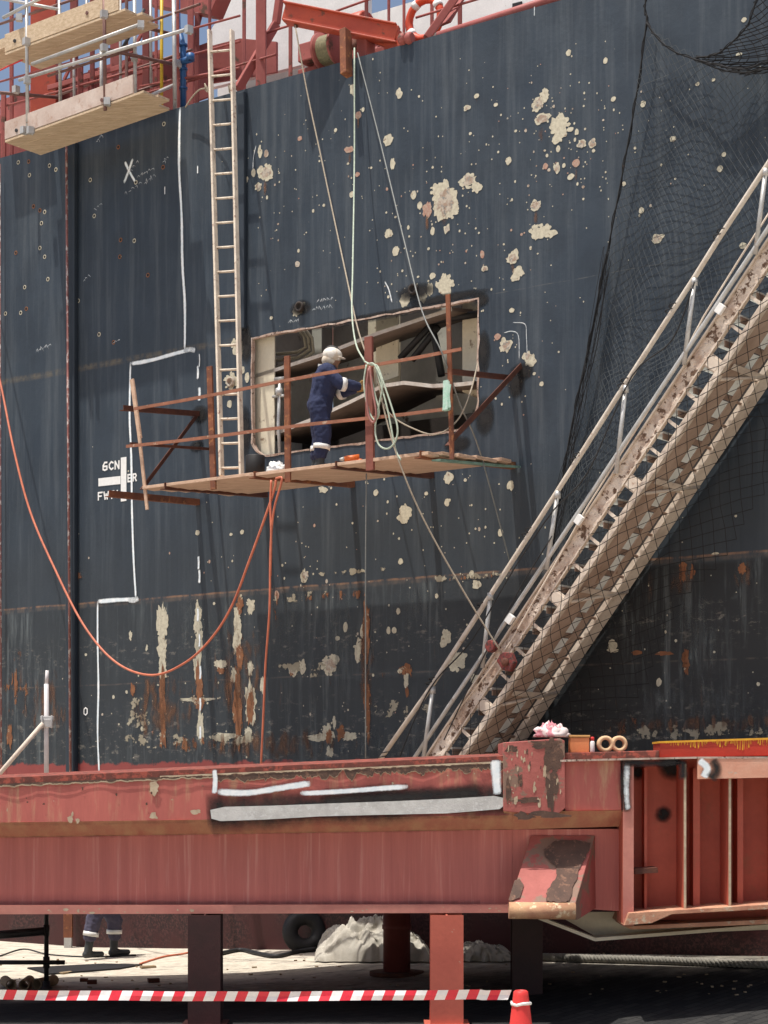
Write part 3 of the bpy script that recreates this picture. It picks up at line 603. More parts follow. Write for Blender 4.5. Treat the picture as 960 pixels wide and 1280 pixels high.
# mooring winch
w = empty('mooring_winch', HP(418,90,-1.2), 'red mooring winch with a drum of green wire on the ship rail', 'winch')
c = HP(413,62,-.25)
b = MB(); b.lathe(c - UDIR*.16, [(.25,0),(.25,.04),(.17,.041),(.17,.28),(.25,.281),(.25,.32)], 28, 0, UDIR); b.build('drum', m_redrust, w)
b = MB()
for k in range(11): b.tube([c + UDIR*(-.10+k*.022) + (NDIR*math.cos(a*math.pi/12)+Vector((0,0,1))*math.sin(a*math.pi/12))*(.19) for a in range(24)], .013, 5, closed=True)
b.build('wire_rope', mat('greenish_wire_rope', (0.30,0.28,0.17), (0.18,0.17,0.1), 30, .7, .3), w)
b = MB(); b.frame_box(HP(372,96,-.5), UDIR*1.5, -NDIR*.9, Vector((0,0,.1))); b.frame_box(HP(392,88,-.5), UDIR*.12, -NDIR*.5, Vector((0,0,.62))); b.frame_box(HP(432,82,-.6), UDIR*.14, -NDIR*.6, Vector((0,0,.5)))
b.frame_box(HP(372,78,-.35), UDIR*.3, -NDIR*.4, Vector((0,0,.25))); b.build('frame', m_redrust, w, bevel=.015)
b = MB(); b.lathe(HP(428,42,-1.1), [(.2,0),(.22,.03),(.22,.42),(.2,.45)], 20, 0, UDIR); b.build('motor', m_redbright, w)
b = MB(); b.lathe(HP(452,80,-.8), [(.17,0),(.17,.06),(.1,.07),(.1,.3),(.17,.31),(.17,.36)], 20, 0, UDIR); b.build('warping_head', m_darkred, w)
# davit / provision crane beam
dv = empty('davit', HP(470,70,-.3), 'orange red davit beam overhanging the ship rail above the hole', 'davit')
b = MB(); a0, a1 = HP(356,16,.35), HP(497,44,-.25)
b.bar(a0, a1, .12, .22); b.bar(a0+Vector((0,0,.12)), a1+Vector((0,0,.12)), .2, .025); b.bar(a0-Vector((0,0,.12)), a1-Vector((0,0,.12)), .2, .025); b.build('boom', m_redbright, dv, bevel=.008)
b = MB(); b.prism([HP(x,y,-.2) for x,y in ((478,30),(496,36),(500,62),(488,66),(478,58),(462,52),(462,40))], -NDIR*.12); b.build('knuckle', m_redbright, dv, bevel=.01)
b = MB(); b.bar(HP(456,95,-.22), HP(456,40,-.2), .2, .2, UDIR); b.build('pedestal', m_redrust, dv, bevel=.01)
b = MB(); b.bar(HP(433,94,.2), HP(432,38,.12), .15, .10, UDIR); b.build('hanging_plate', m_rust, dv, bevel=.008)
b = MB(); b.lathe(HP(500,50,.0), [(.06,0),(.08,.03),(.08,.07),(.06,.1)], 16, 0, UDIR); b.lathe(HP(508,49,.0), [(.06,0),(.08,.03),(.08,.07),(.06,.1)], 16, 0, UDIR); b.build('fairlead_roller', m_redrust, dv)
b = MB(); b.tube([HP(370,26,.3), HP(370,34,.3)], .03, 8); b.tube([HP(443,50,.1), HP(443,62,.1)], .03, 8); b.build('shackle', m_rustdark, dv)
lb = MB(); c = HP(531,24,-.8); pts = [c + (UDIR*math.cos(a*math.pi/10)*.26 + Vector((0,0,1))*math.sin(a*math.pi/10)*.26) for a in range(20)]
lb.tube(pts, .055, 10, closed=True)
for k in range(4):
    a = k*math.pi/2+.6; q = c + (UDIR*math.cos(a) + Vector((0,0,1))*math.sin(a))*.26; tdir = (-UDIR*math.sin(a) + Vector((0,0,1))*math.cos(a)); lb.tube([q - tdir*.04, q + tdir*.04], .062, 10, 1)
tag(lb.build('lifebuoy', [mat('lifebuoy_orange', (0.72,0.09,0.03), (0.6,0.07,0.03), 4, .5, .1), m_white]), 'orange lifebuoy hanging behind the ship rail', 'lifebuoy')
# ------------------------------------------------------------------ GROUND
def ground_material():
    m = bpy.data.materials.new('paver_yard'); nt = nodes_of(m); v = coords(nt)
    mp = N(nt, 'ShaderNodeMapping'); mp.inputs['Rotation'].default_value = (0,0,R(-38)); L(nt, v, mp.inputs['Vector'])
    br = N(nt, 'ShaderNodeTexBrick'); L(nt, mp.outputs[0], br.inputs['Vector']); br.inputs['Scale'].default_value = 2.2
    br.inputs['Color1'].default_value = rgba((.022,.022,.023)); br.inputs['Color2'].default_value = rgba((.040,.039,.038)); br.inputs['Mortar'].default_value = rgba((.015,.015,.016)); br.inputs['Mortar Size'].default_value = .018
    sep = N(nt, 'ShaderNodeSeparateXYZ'); L(nt, v, sep.inputs[0])
    n1 = noise_n(nt, v, 1.1, 6, .65); n2 = noise_n(nt, v, 9, 5, .7, .35, .7)
    far = maprange(nt, mathn(nt, 'ADD', sep.outputs['Y'], mathn(nt, 'MULTIPLY', n1, 3.0)), 23.0, 25.0)
    br.inputs['Mortar Smooth'].default_value = .3
    near = maprange(nt, mathn(nt, 'ADD', sep.outputs['Y'], mathn(nt, 'MULTIPLY', n1, 1.0)), 17.9, 17.2); far = mathn(nt, 'MAXIMUM', far, near)  # unseen pale ground in front, added to bounce light upward
    sand = mixc(nt, n2, (.50,.45,.37), (.68,.62,.52)); sand = mixc(nt, noise_n(nt, coords(nt, (1,3,1)), 2.5, 6, .7, .52, .66), sand, (.22,.20,.18))
    col = mixc(nt, mathn(nt, 'MULTIPLY', far, .93), br.outputs['Color'], sand)
    h = mathn(nt, 'ADD', mathn(nt, 'MULTIPLY', br.outputs['Fac'], -1.0), mathn(nt, 'MULTIPLY', n2, .5))
    finish(nt, col, .9, h, .5, .012, 0, None, .2); return m
m_ground = ground_material()
def gz(x, y):                          # the yard rises slightly along the ship on a low apron
    d = Vector((x, y, 0)) - P0; u = d.dot(UDIR); t_ = d.dot(NDIR)
    return min(max(.243+.043*u, 0), .62) * max(0, min(1, 1 - t_/3.2))
tus = [-2500,-60,-12,-5.65] + [-5+.5*i for i in range(28)] + [12, 60, 2500]; tts = [-2500,-60,-2,0,.4,.8,1.2,1.6,2.0,2.4,2.8,3.2,6,12,30,2500]
b = MB(); gr_ = [[b.vert((lambda p: (p.x, p.y, gz(p.x, p.y)))(UH(u, t_, 0))) for t_ in tts] for u in tus]
for A_, B2_ in zip(gr_, gr_[1:]):
    for j in range(len(tts)-1): b.face((A_[j],B2_[j],B2_[j+1],A_[j+1]))
o = b.build('yard_ground', m_ground, frame=Matrix.Identity(4)); tag(o, kind='structure', label='concrete paver yard strewn with pale dust beneath the ship', cat='ground')
def GP(px, py):
    z = 0
    for _ in range(30):
        d = (CAMZ-z)*F/(py-HOR); x = (px-480)*d/F; z = .5*z + .5*gz(x, d)
    return Vector((x, d, z))
# ------------------------------------------------------------------ LADDER
lad = empty('ladder', HP(288,594,1.4), 'long pale aluminium ladder tied upright against the black hull', 'ladder')
lt = lambda y: 0.22 + 1.2*(y-40)/555
LL = lambda y: HP(262 + (277-262)*(y-37)/557, y, lt(y)); LR = lambda y: HP(290 + (302-290)*(y-40)/554, y, lt(y))
for f, n_ in ((LL,1),(LR,2)):
    b = MB(); b.bar(f(38), f(595), .034, .075, NDIR); b.build('stile', m_ladder, lad, bevel=.004)
y = 66
while y < 590:
    b = MB(); b.tube([LL(y-1), LR(y-4.0+.004*y)], .017, 7); b.build('rung', m_ladder, lad); y += 30.6
b = MB(); b.tube(cat_curve([HP(232,134,.1), HP(240,122,.14), HP(250,112,.2), HP(262,110,.27)], 5), .012, 5)
b.tube([HP(259+3*math.cos(a),110+6*math.sin(a*1.7),.30+.03*math.sin(a)) for a in range(9)], .011, 4); b.tube([HP(289+3*math.cos(a),112+7*math.sin(a*1.7),.30+.03*math.sin(a)) for a in range(9)], .011, 4)
tag(b.build('lashing_rope', m_rope), 'pale rope lashing the ladder top to the ship rail', 'rope')
# ------------------------------------------------------------------ STAGING
stg = empty('hanging_staging', UH(0,1,6.3), 'plank staging with rusty iron posts and rails slung under the hole in the hull', 'staging')
us = [UZ(x, 600)[0] for x in (250,335,444,543,645)]
for k, u in enumerate(us):
    b = MB(); b.angle(UH(u, 0.0, 6.385), UH(u, 2.06 if k else 1.8, 6.245 if k else 6.29), .085, .012, (0,0,1), 1); b.build('bearer', m_rustdark if k % 2 else m_rust, stg)
rows = [.42 + .232*i for i in range(7)]
segs = [(UZ(172,610)[0]+.95, us[2]+.25), (us[1]-.3, us[3]+.3), (us[3]-.25, us[4]+.12)]
segs = [(UZ(185,610,2.0)[0], us[2]-.05), (us[2]-.04, us[4]+.15)]
for r_ in rows:
    for (a, c) in segs:
        a2 = a + jit(.12); c2 = c + jit(.06) if c > us[3] else c
        zz = 6.402 - .07*r_ + random.random()*.012; b = MB(); b.frame_box(UH(a2, r_, zz), UDIR*(c2-a2), NDIR*.224, Vector((0,0,.04))); b.build('plank', m_wood, stg, bevel=.004)
for x0, y0, x1, y1, w_, mm in ((262,458,267,606,.085,m_rust),(359,445,360,597,.085,m_rust),(461,421,463,582,.11,mat('red_brown_post', (0.26,0.085,0.06),(0.18,0.06,0.045),5,.7,.3)),(560,368,565,568,.06,m_rust)):
    p, q = HP(x0,y0,2.02), HP(x1,y1+6,2.02); b = MB(); b.bar(q, p, w_, w_*.35, NDIR); b.build('post', mm, stg, bevel=.003)
b = MB(); b.bar(HP(165,474,2.0), HP(175,548,2.0), .06, .025, NDIR); b.bar(HP(174,545,2.02), HP(184,637,2.0), .045, .02, NDIR); b.build('post', m_wood, stg)
for x0, y0, x1, y1 in ((168,511,577,436),(158,558,566,510)):
    b = MB(); n = 7; P_s = [HP(x0+(x1-x0)*i/n, y0+(y1-y0)*i/n + .8*math.sin(i*1.3), 2.075) for i in range(n+1)]
    for a, c in zip(P_s, P_s[1:]): b.bar(a, c, .018, .038)
    b.build('guard_rail', mat('rusted_flat_bar', (0.36,0.15,0.09), (0.24,0.10,0.06), 5, .8, .3, c3=(.42,.30,.22), lo3=.6, hi3=.68), stg)
def brace(pts, name='bracket'):
    b = MB()
    for (x0,y0,t0,x1,y1,t1,w_) in pts: b.angle(HP(x0,y0,t0), HP(x1,y1,t1), w_, .01)
    b.build(name, m_rustdark, stg)
brace([(250,520,0,155,513,1.9,.07)]); brace([(247,522,.05,180,612,1.7,.06)]); brace([(268,563,.02,163,556,1.9,.035)])
brace([(640,475,.05,562,467,1.95,.06)]); brace([(653,460,.0,563,557,1.95,.07)])
b = MB(); b.bar(HP(545,575,1.9), HP(646,584,.02), .12, .02); b.build('edge_netting', mat('mint_green_netting', (0.22,0.36,0.30),(0.14,0.24,0.20),12,.9,.3), stg)
# small things on the staging
def PL(px, t): # point on the planks
    p = HP(px, 500, t); return Vector((p.x, p.y, 6.448 - .07*t + .004))
b = MB(); c = PL(319,1.25); b.lathe(c, [(.11,0),(.125,.01),(.125,.33),(.115,.34),(.105,.33)], 20); tag(b.build('bucket', m_black), 'black plastic bucket by the ladder foot on the staging', 'bucket')
def ragpile(c, r, m, name, label, cat, sd=0, n=18, amp=.5):
    b = MB(); rings = []
    for i in range(1, n//2+1):
        th = math.pi*.5*i/(n//2); rings.append([b.vert(Vector(c) + Vector((r[0]*math.sin(th)*math.cos(a)*k, r[1]*math.sin(th)*math.sin(a)*k, r[2]*math.cos(th)*k))) for a in [2*math.pi*j/n for j in range(n)]
            for k in [1+amp*noise.noise(Vector((math.cos(a)*2.2+sd, math.sin(a)*2.2, th*2.5)))+.3*amp*noise.noise(Vector((math.cos(a)*6, math.sin(a)*6+sd, th*7)))]])
    tp = b.vert(Vector(c)+Vector((0,0,r[2])))
    for A, B in zip(rings, rings[1:]):
        for j in range(n): b.face((A[j], B[j], B[(j+1)%n], A[(j+1)%n]), 0, True)
    for j in range(n): b.face((tp, rings[0][j], rings[0][(j+1)%n]), 0, True)
    b.face(rings[-1]); return tag(b.build(name, m), label, cat)
ragpile(PL(346,1.85), (.13,.12,.13), m_white, 'plastic_bag', 'crumpled white plastic bag at the front edge of the staging planks', 'bag', 3)
tl = empty('power_tool', PL(441,1.9), 'orange power tool lying on the staging beside the tall middle post', 'power tool')
b = MB(); c = PL(441,1.9); b.tube([c+Vector((-.1,0,.045)), c+Vector((.08,0,.06))], [.035,.045], 10); b.tube([c+Vector((.04,0,.03)), c+Vector((.11,-.05,.02))], .02, 8); b.build('housing', mat('orange_tool_plastic', (.75,.16,.03), None, 5, .4, .1), tl)
b = MB(); b.tube([c+Vector((-.1,0,.045)), c+Vector((-.16,0,.04))], [.03,.015], 10); b.build('grinder_head', m_galv, tl)
cl = MB(); 
for k in range(7):
    a = HP(559+jit(2), 478+jit(3), 2.12); d = HP(558+jit(2.5), 511+jit(4), 2.12+jit(.02)); cl.bar(a, d, .07, .012, NDIR)
tag(cl.build('cloth', mat('green_white_cloth', (.30,.55,.42),(.55,.66,.60),30,.9,.2)), 'pale green cloth hanging from the right end post of the staging', 'cloth')
# ------------------------------------------------------------------ PEOPLE
def person(name, base, fwd, J, label, mats, sc=1.0, voxel=.011):
    """J: joint table in (forward, right, up) metres"""
    fwd = Vector(fwd).normalized(); rt = fwd.cross(Vector((0,0,1))).normalized(); base = Vector(base)
    W = lambda p: base + (fwd*p[0] + rt*p[1] + Vector((0,0,p[2])))*sc
    root = empty(name, base, label, 'person')
    J = {k: W(v) for k, v in J.items()}
    def limb(b, pts, rs, k=5):
        for (a, ra), (c, rc) in zip(zip(pts, rs), zip(pts[1:], rs[1:])):
            n = max(2, int((c-a).length/(min(ra, rc)*.45)))
            for i in range(n+1): q = a.lerp(c, i/n); r = ra+(rc-ra)*i/n; b.ellipsoid(q, (r, r, r), n=8)
    rotM = Matrix((rt, fwd, Vector((0,0,1)))).transposed()
    def torso(b, g):
        for a, c, r0, r1 in (('pelvis','waist',(.165,.125,.13),(.15,.115,.12)),('waist','chest',(.15,.115,.12),(.175,.125,.14)),('chest','collar',(.175,.125,.14),(.15,.10,.09))):
            for i in range(5):
                q = J[a].lerp(J[c], i/4); b.ellipsoid(q, tuple((x+(y-x)*i/4)*g for x, y in zip(r0, r1)), 0, rotM, 10)
    def finish_o(b, nm, m, sm=6, disp=0):
        o = b.build(nm, m, root, fix=False)
        r = o.modifiers.new('remesh', 'REMESH'); r.mode = 'VOXEL'; r.voxel_size = voxel; r.use_smooth_shade = True
        s = o.modifiers.new('smooth', 'SMOOTH'); s.iterations = sm; s.factor = .5
        if disp:
            tx = bpy.data.textures.new(nm+'_folds', 'CLOUDS'); tx.noise_scale = .09; dm = o.modifiers.new('folds', 'DISPLACE'); dm.texture = tx; dm.strength = disp; dm.mid_level = .5
        return o
    def hand(b, w, dr, curl=.6, g=1.0):
        dr = dr.normalized(); sd_ = dr.cross(Vector((0,0,1))).normalized(); dn = sd_.cross(dr)
        for i in range(5): b.ellipsoid(w + dr*(.02+.02*i), (.022*g,.022*g,.03*g), n=7); b.ellipsoid(w+dr*(.02+.018*i)+dn*.02, (.02*g,.02*g,.02*g), n=7); b.ellipsoid(w+dr*(.02+.018*i)-dn*.02, (.02*g,.02*g,.02*g), n=7)
        for k, (o_, l) in enumerate(((-.033,.062),(-.011,.075),(.011,.07),(.033,.055))):
            p = w + dr*.095 + dn*o_; d = dr.copy()
            for s_ in range(3):
                d = (d + sd_*curl*.55).normalized(); q = p + d*l/2.6; limb(b, [p, q], [.0105*g, .009*g]); p = q
        p = w + dr*.03 + dn*.035; d = (dr*.6+dn*.5+sd_*.5).normalized(); limb(b, [p, p+d*.04, p+d*.04+(dr*.7+sd_*.6).normalized()*.03], [.013*g,.012*g,.010*g])
    b = MB(); torso(b, .86)
    limb(b, [J['collar'], J['head']], [.06, .055])
    hd = J['head']; hf = (J['look']-hd).normalized() if 'look' in J else fwd; hr = hf.cross(Vector((0,0,1))).normalized(); hu = hr.cross(hf); HR = Matrix((hr, hf, hu)).transposed()
    hl = lambda r, f, u: hd + hr*r + hf*f + hu*u
    b.ellipsoid(hl(0,-.01,.045), (.074,.094,.09), 0, HR); b.ellipsoid(hl(0,.025,-.02), (.056,.066,.075), 0, HR)
    b.ellipsoid(hl(0,.098,-.005), (.012,.018,.022), 0, HR, 8); b.ellipsoid(hl(0,.083,-.045), (.024,.014,.010), 0, HR, 8); b.ellipsoid(hl(0,.075,-.075), (.024,.02,.018), 0, HR, 8)
    for s_ in (-1, 1): b.ellipsoid(hl(s_*.075,-.01,0), (.010,.02,.032), 0, HR, 8); b.ellipsoid(hl(s_*.03,.084,.035), (.024,.012,.008), 0, HR, 8)
    for s_ in ('l', 'r'):
        limb(b, [J['sh'+s_], J['el'+s_], J['wr'+s_]], [.05, .04, .027]); hand(b, J['wr'+s_], J['ha'+s_]-J['wr'+s_])
        limb(b, [J['hip'+s_], J['kn'+s_], J['an'+s_]], [.08, .052, .036]); limb(b, [J['an'+s_], J['to'+s_]], [.035, .03])
    finish_o(b, 'body', m_skin, 3)
    eyes = MB()
    for s_ in (-1, 1): eyes.ellipsoid(hl(s_*.03,.087,.018), (.012,.008,.008), 0, HR, 8)
    eyes.build('eye', m_white, root)
    b = MB(); torso(b, 1.32)
    for s_ in ('l', 'r'):
        limb(b, [J['collar'], J['sh'+s_]], [.085, .078]); limb(b, [J['sh'+s_], J['el'+s_], J['wr'+s_]], [.092, .078, .060])
        limb(b, [J['hip'+s_], J['kn'+s_], J['cu'+s_]], [.138, .112, .094])
    finish_o(b, 'coverall', mats[0], 4, .03)
    for s_ in ('l', 'r'):
        b = MB(); d = (J['kn'+s_]-J['an'+s_]); limb(b, [J['an'+s_]+d*.55, J['an'+s_]+d*.02], [.064, .06]); td = (J['to'+s_]-J['an'+s_]); td.z = 0; td.normalize()
        z0 = min(J['an'+s_].z, J['to'+s_].z) - .035
        for i in range(9): q = Vector((J['an'+s_].x, J['an'+s_].y, J['an'+s_].z-.035)) + td*(-.03+.028*i); b.ellipsoid(q, (.052-.001*i,.052-.001*i,.05-.0012*i), n=9)
        finish_o(b, 'boot', m_boot, 3)
        b = MB(); a_ = J['an'+s_]; k_ = J['kn'+s_]; dd = (k_-a_); q = a_ + dd*.62; b.tube([q - dd.normalized()*.03, q + dd.normalized()*.03], .108, 18); b.build('reflective_band', m_refl, root)
        b = MB(); dd = (J['wr'+s_]-J['el'+s_]).normalized(); q = J['el'+s_] + dd*.03; b.tube([q - dd*.03, q + dd*.03], .087, 16); b.build('reflective_band', m_refl, root)
        b = MB(); hand(b, J['wr'+s_], J['ha'+s_]-J['wr'+s_], .6, 1.22); limb(b, [J['wr'+s_], J['wr'+s_]+(J['el'+s_]-J['wr'+s_]).normalized()*.05], [.04,.045]); finish_o(b, 'glove', m_glove, 1)
    return root, W, hl, HR, J
def PWo(px, t): p = HP(px, 500, t); return Vector((p.x, p.y, 6.450 - .07*t + .006))
wf = (-NDIR*.55 + UDIR*.8)
wj = dict(pelvis=(0,0,.93), waist=(.02,0,1.07), chest=(.07,0,1.24), collar=(.10,0,1.38), head=(.17,0,1.555), look=(.9,.1,1.40),
          shl=(.10,-.175,1.37), shr=(.11,.175,1.37), ell=(.26,-.22,1.14), elr=(.30,.20,1.18), wrl=(.47,-.08,1.16), wrr=(.53,.08,1.17), hal=(.6,-.04,1.17), har=(.66,.06,1.19),
          hipl=(-.01,-.095,.87), hipr=(0,.095,.87), knl=(.0,-.11,.47), knr=(.05,.10,.48), anl=(-.07,-.12,.09), anr=(.0,.10,.09), tol=(.08,-.15,.045), tor=(.16,.12,.045), cul=(-.045,-.115,.25), cur=(.015,.10,.25))
root, W, hl, HR, J = person('person', PWo(400, 1.40), wf, wj, 'person in navy coveralls and white helmet working at the hole in the hull', [m_navy], .90)
b = MB(); b.ellipsoid(hl(0,-.01,.065), (.105,.125,.095), 0, HR, 14); b.ellipsoid(hl(0,.09,.045), (.075,.075,.012), 0, HR, 12); hlm = b.build('helmet', m_helm, root)
b = MB(); b.ellipsoid(hl(0,-.02,.12), (.055,.10,.062), 0, HR, 10); b.build('helmet_stripe', m_black, hlm)
b = MB(); b.ellipsoid(hl(0,-.035,-.01), (.093,.10,.085), 0, HR, 12); b.ellipsoid(hl(0,-.03,-.085), (.085,.085,.05), 0, HR, 12); b.build('head_cloth', mat('stained_head_cloth', (.66,.60,.50),(.45,.36,.27),18,.9,.3), root)
# white shoulder tape and pale emblem on the back
b = MB(); q = J['collar'].lerp(J['shl'], .45); b.bar(q + Vector((0,0,.09)) - (J['look']-J['head']).normalized()*.12, q + Vector((0,0,.10)), .05, .03); b.build('shoulder_tape', m_refl, root)
fdir = Vector(wf).normalized(); rdir = fdir.cross(Vector((0,0,1)))
b = MB(); q = J['chest'] - fdir*.135 + Vector((0,0,.04))
for a, c, e, f in ((-.10,-.03,-.02,.02),(-.06,-.03,-.03,.07),(-.02,.02,.03,.03),(-.09,-.05,.06,-.04)): b.bar(q+rdir*a+Vector((0,0,c)), q+rdir*e+Vector((0,0,f)), .02, .014, fdir)
b.build('back_emblem', mat('pale_blue_print', (.25,.5,.65), None, 8, .7, .1), root)
pj = dict(pelvis=(0,0,.93), waist=(.02,0,1.07), chest=(.04,0,1.24), collar=(.05,0,1.40), head=(.07,0,1.575), look=(1,0,1.5),
          shl=(.04,-.175,1.38), shr=(.04,.175,1.38), ell=(.10,-.23,1.10), elr=(.06,.24,1.10), wrl=(.30,-.16,1.05), wrr=(.24,.18,.98), hal=(.42,-.10,1.08), har=(.36,.14,1.0),
          hipl=(.02,-.10,.87), hipr=(-.02,.10,.87), knl=(.19,-.12,.50), knr=(-.13,.12,.49), anl=(.18,-.12,.09), anr=(-.20,.13,.09), tol=(.36,-.15,.045), tor=(-.08,.10,.045), cul=(.19,-.12,.30), cur=(-.17,.125,.30))
g0 = GP(127,1198) + Vector((0,0,.012))
root2, W2, hl2, HR2, J2 = person('person', g0, (1,.25,0), pj, 'person in grey blue trousers and black boots walking on the yard under the red girder', [m_greycloth])
b = MB(); b.ellipsoid(hl2(0,-.01,.07), (.115,.135,.10), 0, HR2, 14); b.build('helmet', m_helm, root2)
# ------------------------------------------------------------------ ROPES
def rope(name, pts, r, m, label, cat='rope', k=6, n=6, closed=False, extra=()):
    b = MB(); b.tube(cat_curve([HP(*p) for p in pts], k), r, n, closed=closed)
    for e in extra: b.tube(cat_curve([HP(*p) for p in e], k), r, n)
    return tag(b.build(name, m), label, cat)
rope('rope', [(369,32,.35),(383,110,.4),(400,190,.6),(418,275,.9),(434,350,1.4),(447,410,1.8),(461,452,2.02)], .010, m_rope, 'pale rope running from the davit tip down to the tall staging post')
rope('rope', [(443,60,.15),(443,200,.4),(441,330,1.2),(440,390,1.7),(445,430,1.95),(456,452,2.1)], .011, m_ropegreen, 'pale green rope hanging straight down from the davit to the staging', extra=[])
rope('rope', [(447,66,.1),(476,180,.5),(505,300,1.3),(528,390,1.9),(552,440,2.1),(575,505,1.7),(600,565,1.0),(640,712,.35)], .009, m_wire, 'thin grey line slanting across the hole and on down behind the gangway')
rope('rope', [(470,462,2.12),(482,520,2.15),(500,580,2.15),(530,650,2.0),(580,740,1.75),(628,818,1.5)], .010, m_rope, 'pale rope slanting from the staging post down to the red block on the gangway')
rope('rope', [(458,592,1.9),(457,700,1.9),(457,820,1.85),(457,948,1.8)], .008, m_wire, 'thin plumb line hanging from the middle of the staging')
rope('rope', [(597,455,1.2),(588,490,1.7),(572,525,1.9),(545,543,2.1),(515,535,2.12),(490,520,2.12),(476,500,2.12)], .009, m_rope, 'slack pale rope sagging from the right edge of the hole to the staging rail')
rope('rope_coil', [(456,452,2.1),(464,456,2.16),(472,458,2.16),(480,480,2.17),(490,510,2.17),(497,535,2.17),(494,552,2.17),(484,561,2.17),(473,555,2.17),(469,535,2.17),(474,505,2.17),(478,480,2.17),(468,456,2.17),(459,455,2.16)], .011, m_ropegreen, 'pale green rope coil hung on the tall middle post of the staging',
     extra=[[(458,456,2.14),(455,480,2.16),(460,510,2.16),(468,525,2.16),(474,515,2.16),(468,490,2.16),(462,460,2.16)],[(470,460,2.15),(484,510,2.16),(494,560,2.15),(501,575,2.16)]])
rope('hose', [(462,458,2.18),(466,490,2.2),(470,515,2.2),(467,528,2.2),(461,520,2.2),(458,490,2.2),(461,460,2.18)], .013, mat('dark_pink_hose', (.38,.16,.14), None, 8, .6, .1), 'dull red hose looped over the tall middle post of the staging', 'hose')
rope('hose', [(-60,130,.12),(-48,190,.3),(-34,290,.8),(-18,380,1.1),(-8,440,1.2),(3,490,1.3),(18,565,1.5),(38,640,1.6),(68,710,1.7),(105,782,1.8),(145,828,1.85),(190,844,1.9),(232,828,1.95),(265,797,2.0),(290,757,2.05),(312,700,2.1),(332,645,2.1),(343,612,2.1),(345,600,2.1)], .0155, m_orange, 'orange hose sagging in a long loop across the hull to the staging', 'hose', 8, 8)
rope('hose', [(345,598,2.12),(352,597,2.14),(351,606,2.14),(342,640,2.12),(338,690,2.1),(337,760,2.1),(332,830,2.0),(329,900,1.95),(326,962,1.9)], .014, m_orange, 'orange hose dropping from the staging edge down behind the girder', 'hose', 6, 8, extra=[[(339,600,2.12),(338,630,2.12),(339,670,2.12),(338,720,2.1)]])
# ------------------------------------------------------------------ GANGWAY
TO, TI = 1.25, 0.15
E0 = HP(540,938,TO); E1 = HP(960,303,TO); AX = (E1-E0); LEN0 = AX.length; AX.normalize(); QX = AX.cross(NDIR).normalized()
if QX.z > 0: QX = -QX
def G(a, n, q): return E0 + AX*a + NDIR*n + QX*q
GL0, GL1 = -.28, LEN0 + 4.6
GW = TO-TI; GH = .42
gw = empty('gangway', G(0,-.5,.3), 'steep cream steel gangway with corroded side plate leading up to the ship', 'gangway')
def gbox(b, a0, a1, n0, n1, q0, q1, m=0): b.frame_box(G(a0,n0,q0), AX*(a1-a0), NDIR*(n1-n0), QX*(q1-q0), m)
# outer stringer: rough corroded upper plate
b = MB(); nseg = 150
for lay in (0,):
    rowsv = []
    for i in range(nseg+1):
        a = GL0+(GL1-GL0)*i/nseg; r_ = []
        for j in range(9):
            q = .0 + .155*j/8; p = G(a, .0, q + (0 if 0 < j < 8 else .012*noise.noise(Vector((a*7,j,0)))))
            r_.append(b.vert(p + NDIR*(.018*noise.noise(p*9)+.012*noise.noise(p*25))))
        rowsv.append(r_)
    for A_, B2_ in zip(rowsv, rowsv[1:]):
        for j in range(8): b.face((A_[j],B2_[j],B2_[j+1],A_[j+1]), 0, True)
gbox(b, GL0, GL1, -.06, -.02, .005, .145)
b.build('corroded_side_plate', [m_gangrough], gw)
b = MB(); gbox(b, GL0, GL1, -.075, .035, -.02, -.002); gbox(b, GL0, GL1, -.05, .01, .156, .172); b.build('top_flange', m_gang, gw)
b = MB(); gbox(b, GL0, GL1, -.05, .012, .345, GH); gbox(b, GL0, GL1, .0125, .03, .40, GH+.002); b.build('bottom_flange', m_gang, gw)
a = GL0; k = 0
pitch = .30
while a < GL1:
    b = MB(); k += 1
    w_ = .16 if k % 4 == 0 else .035
    gbox(b, a, a+w_, -.03, -.012, .1722, .3448)
    if k % 4 == 0: gbox(b, a+.02, a+w_-.02, -.012, .004, .185, .335)
    b.build('lattice_strut', m_gang, gw); a += .36 if k % 4 else .50
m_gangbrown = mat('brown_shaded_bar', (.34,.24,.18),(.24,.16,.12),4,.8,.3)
# treads: real horizontal steps inside
a = GL0 + .1; hz = Vector((0,0,1))
while a < GL1-.1:
    c = G(a, -.72, .12); dirh = UDIR; b = MB()
    b.frame_box(c - dirh*.11, dirh*.21, NDIR*(GW-.42), hz*.022, 0); b.frame_box(c + dirh*.0985 - hz*.07, dirh*.012, NDIR*(GW-.42), hz*.068, 1); b.build('tread', [m_tread, m_gangbrown], gw); a += pitch
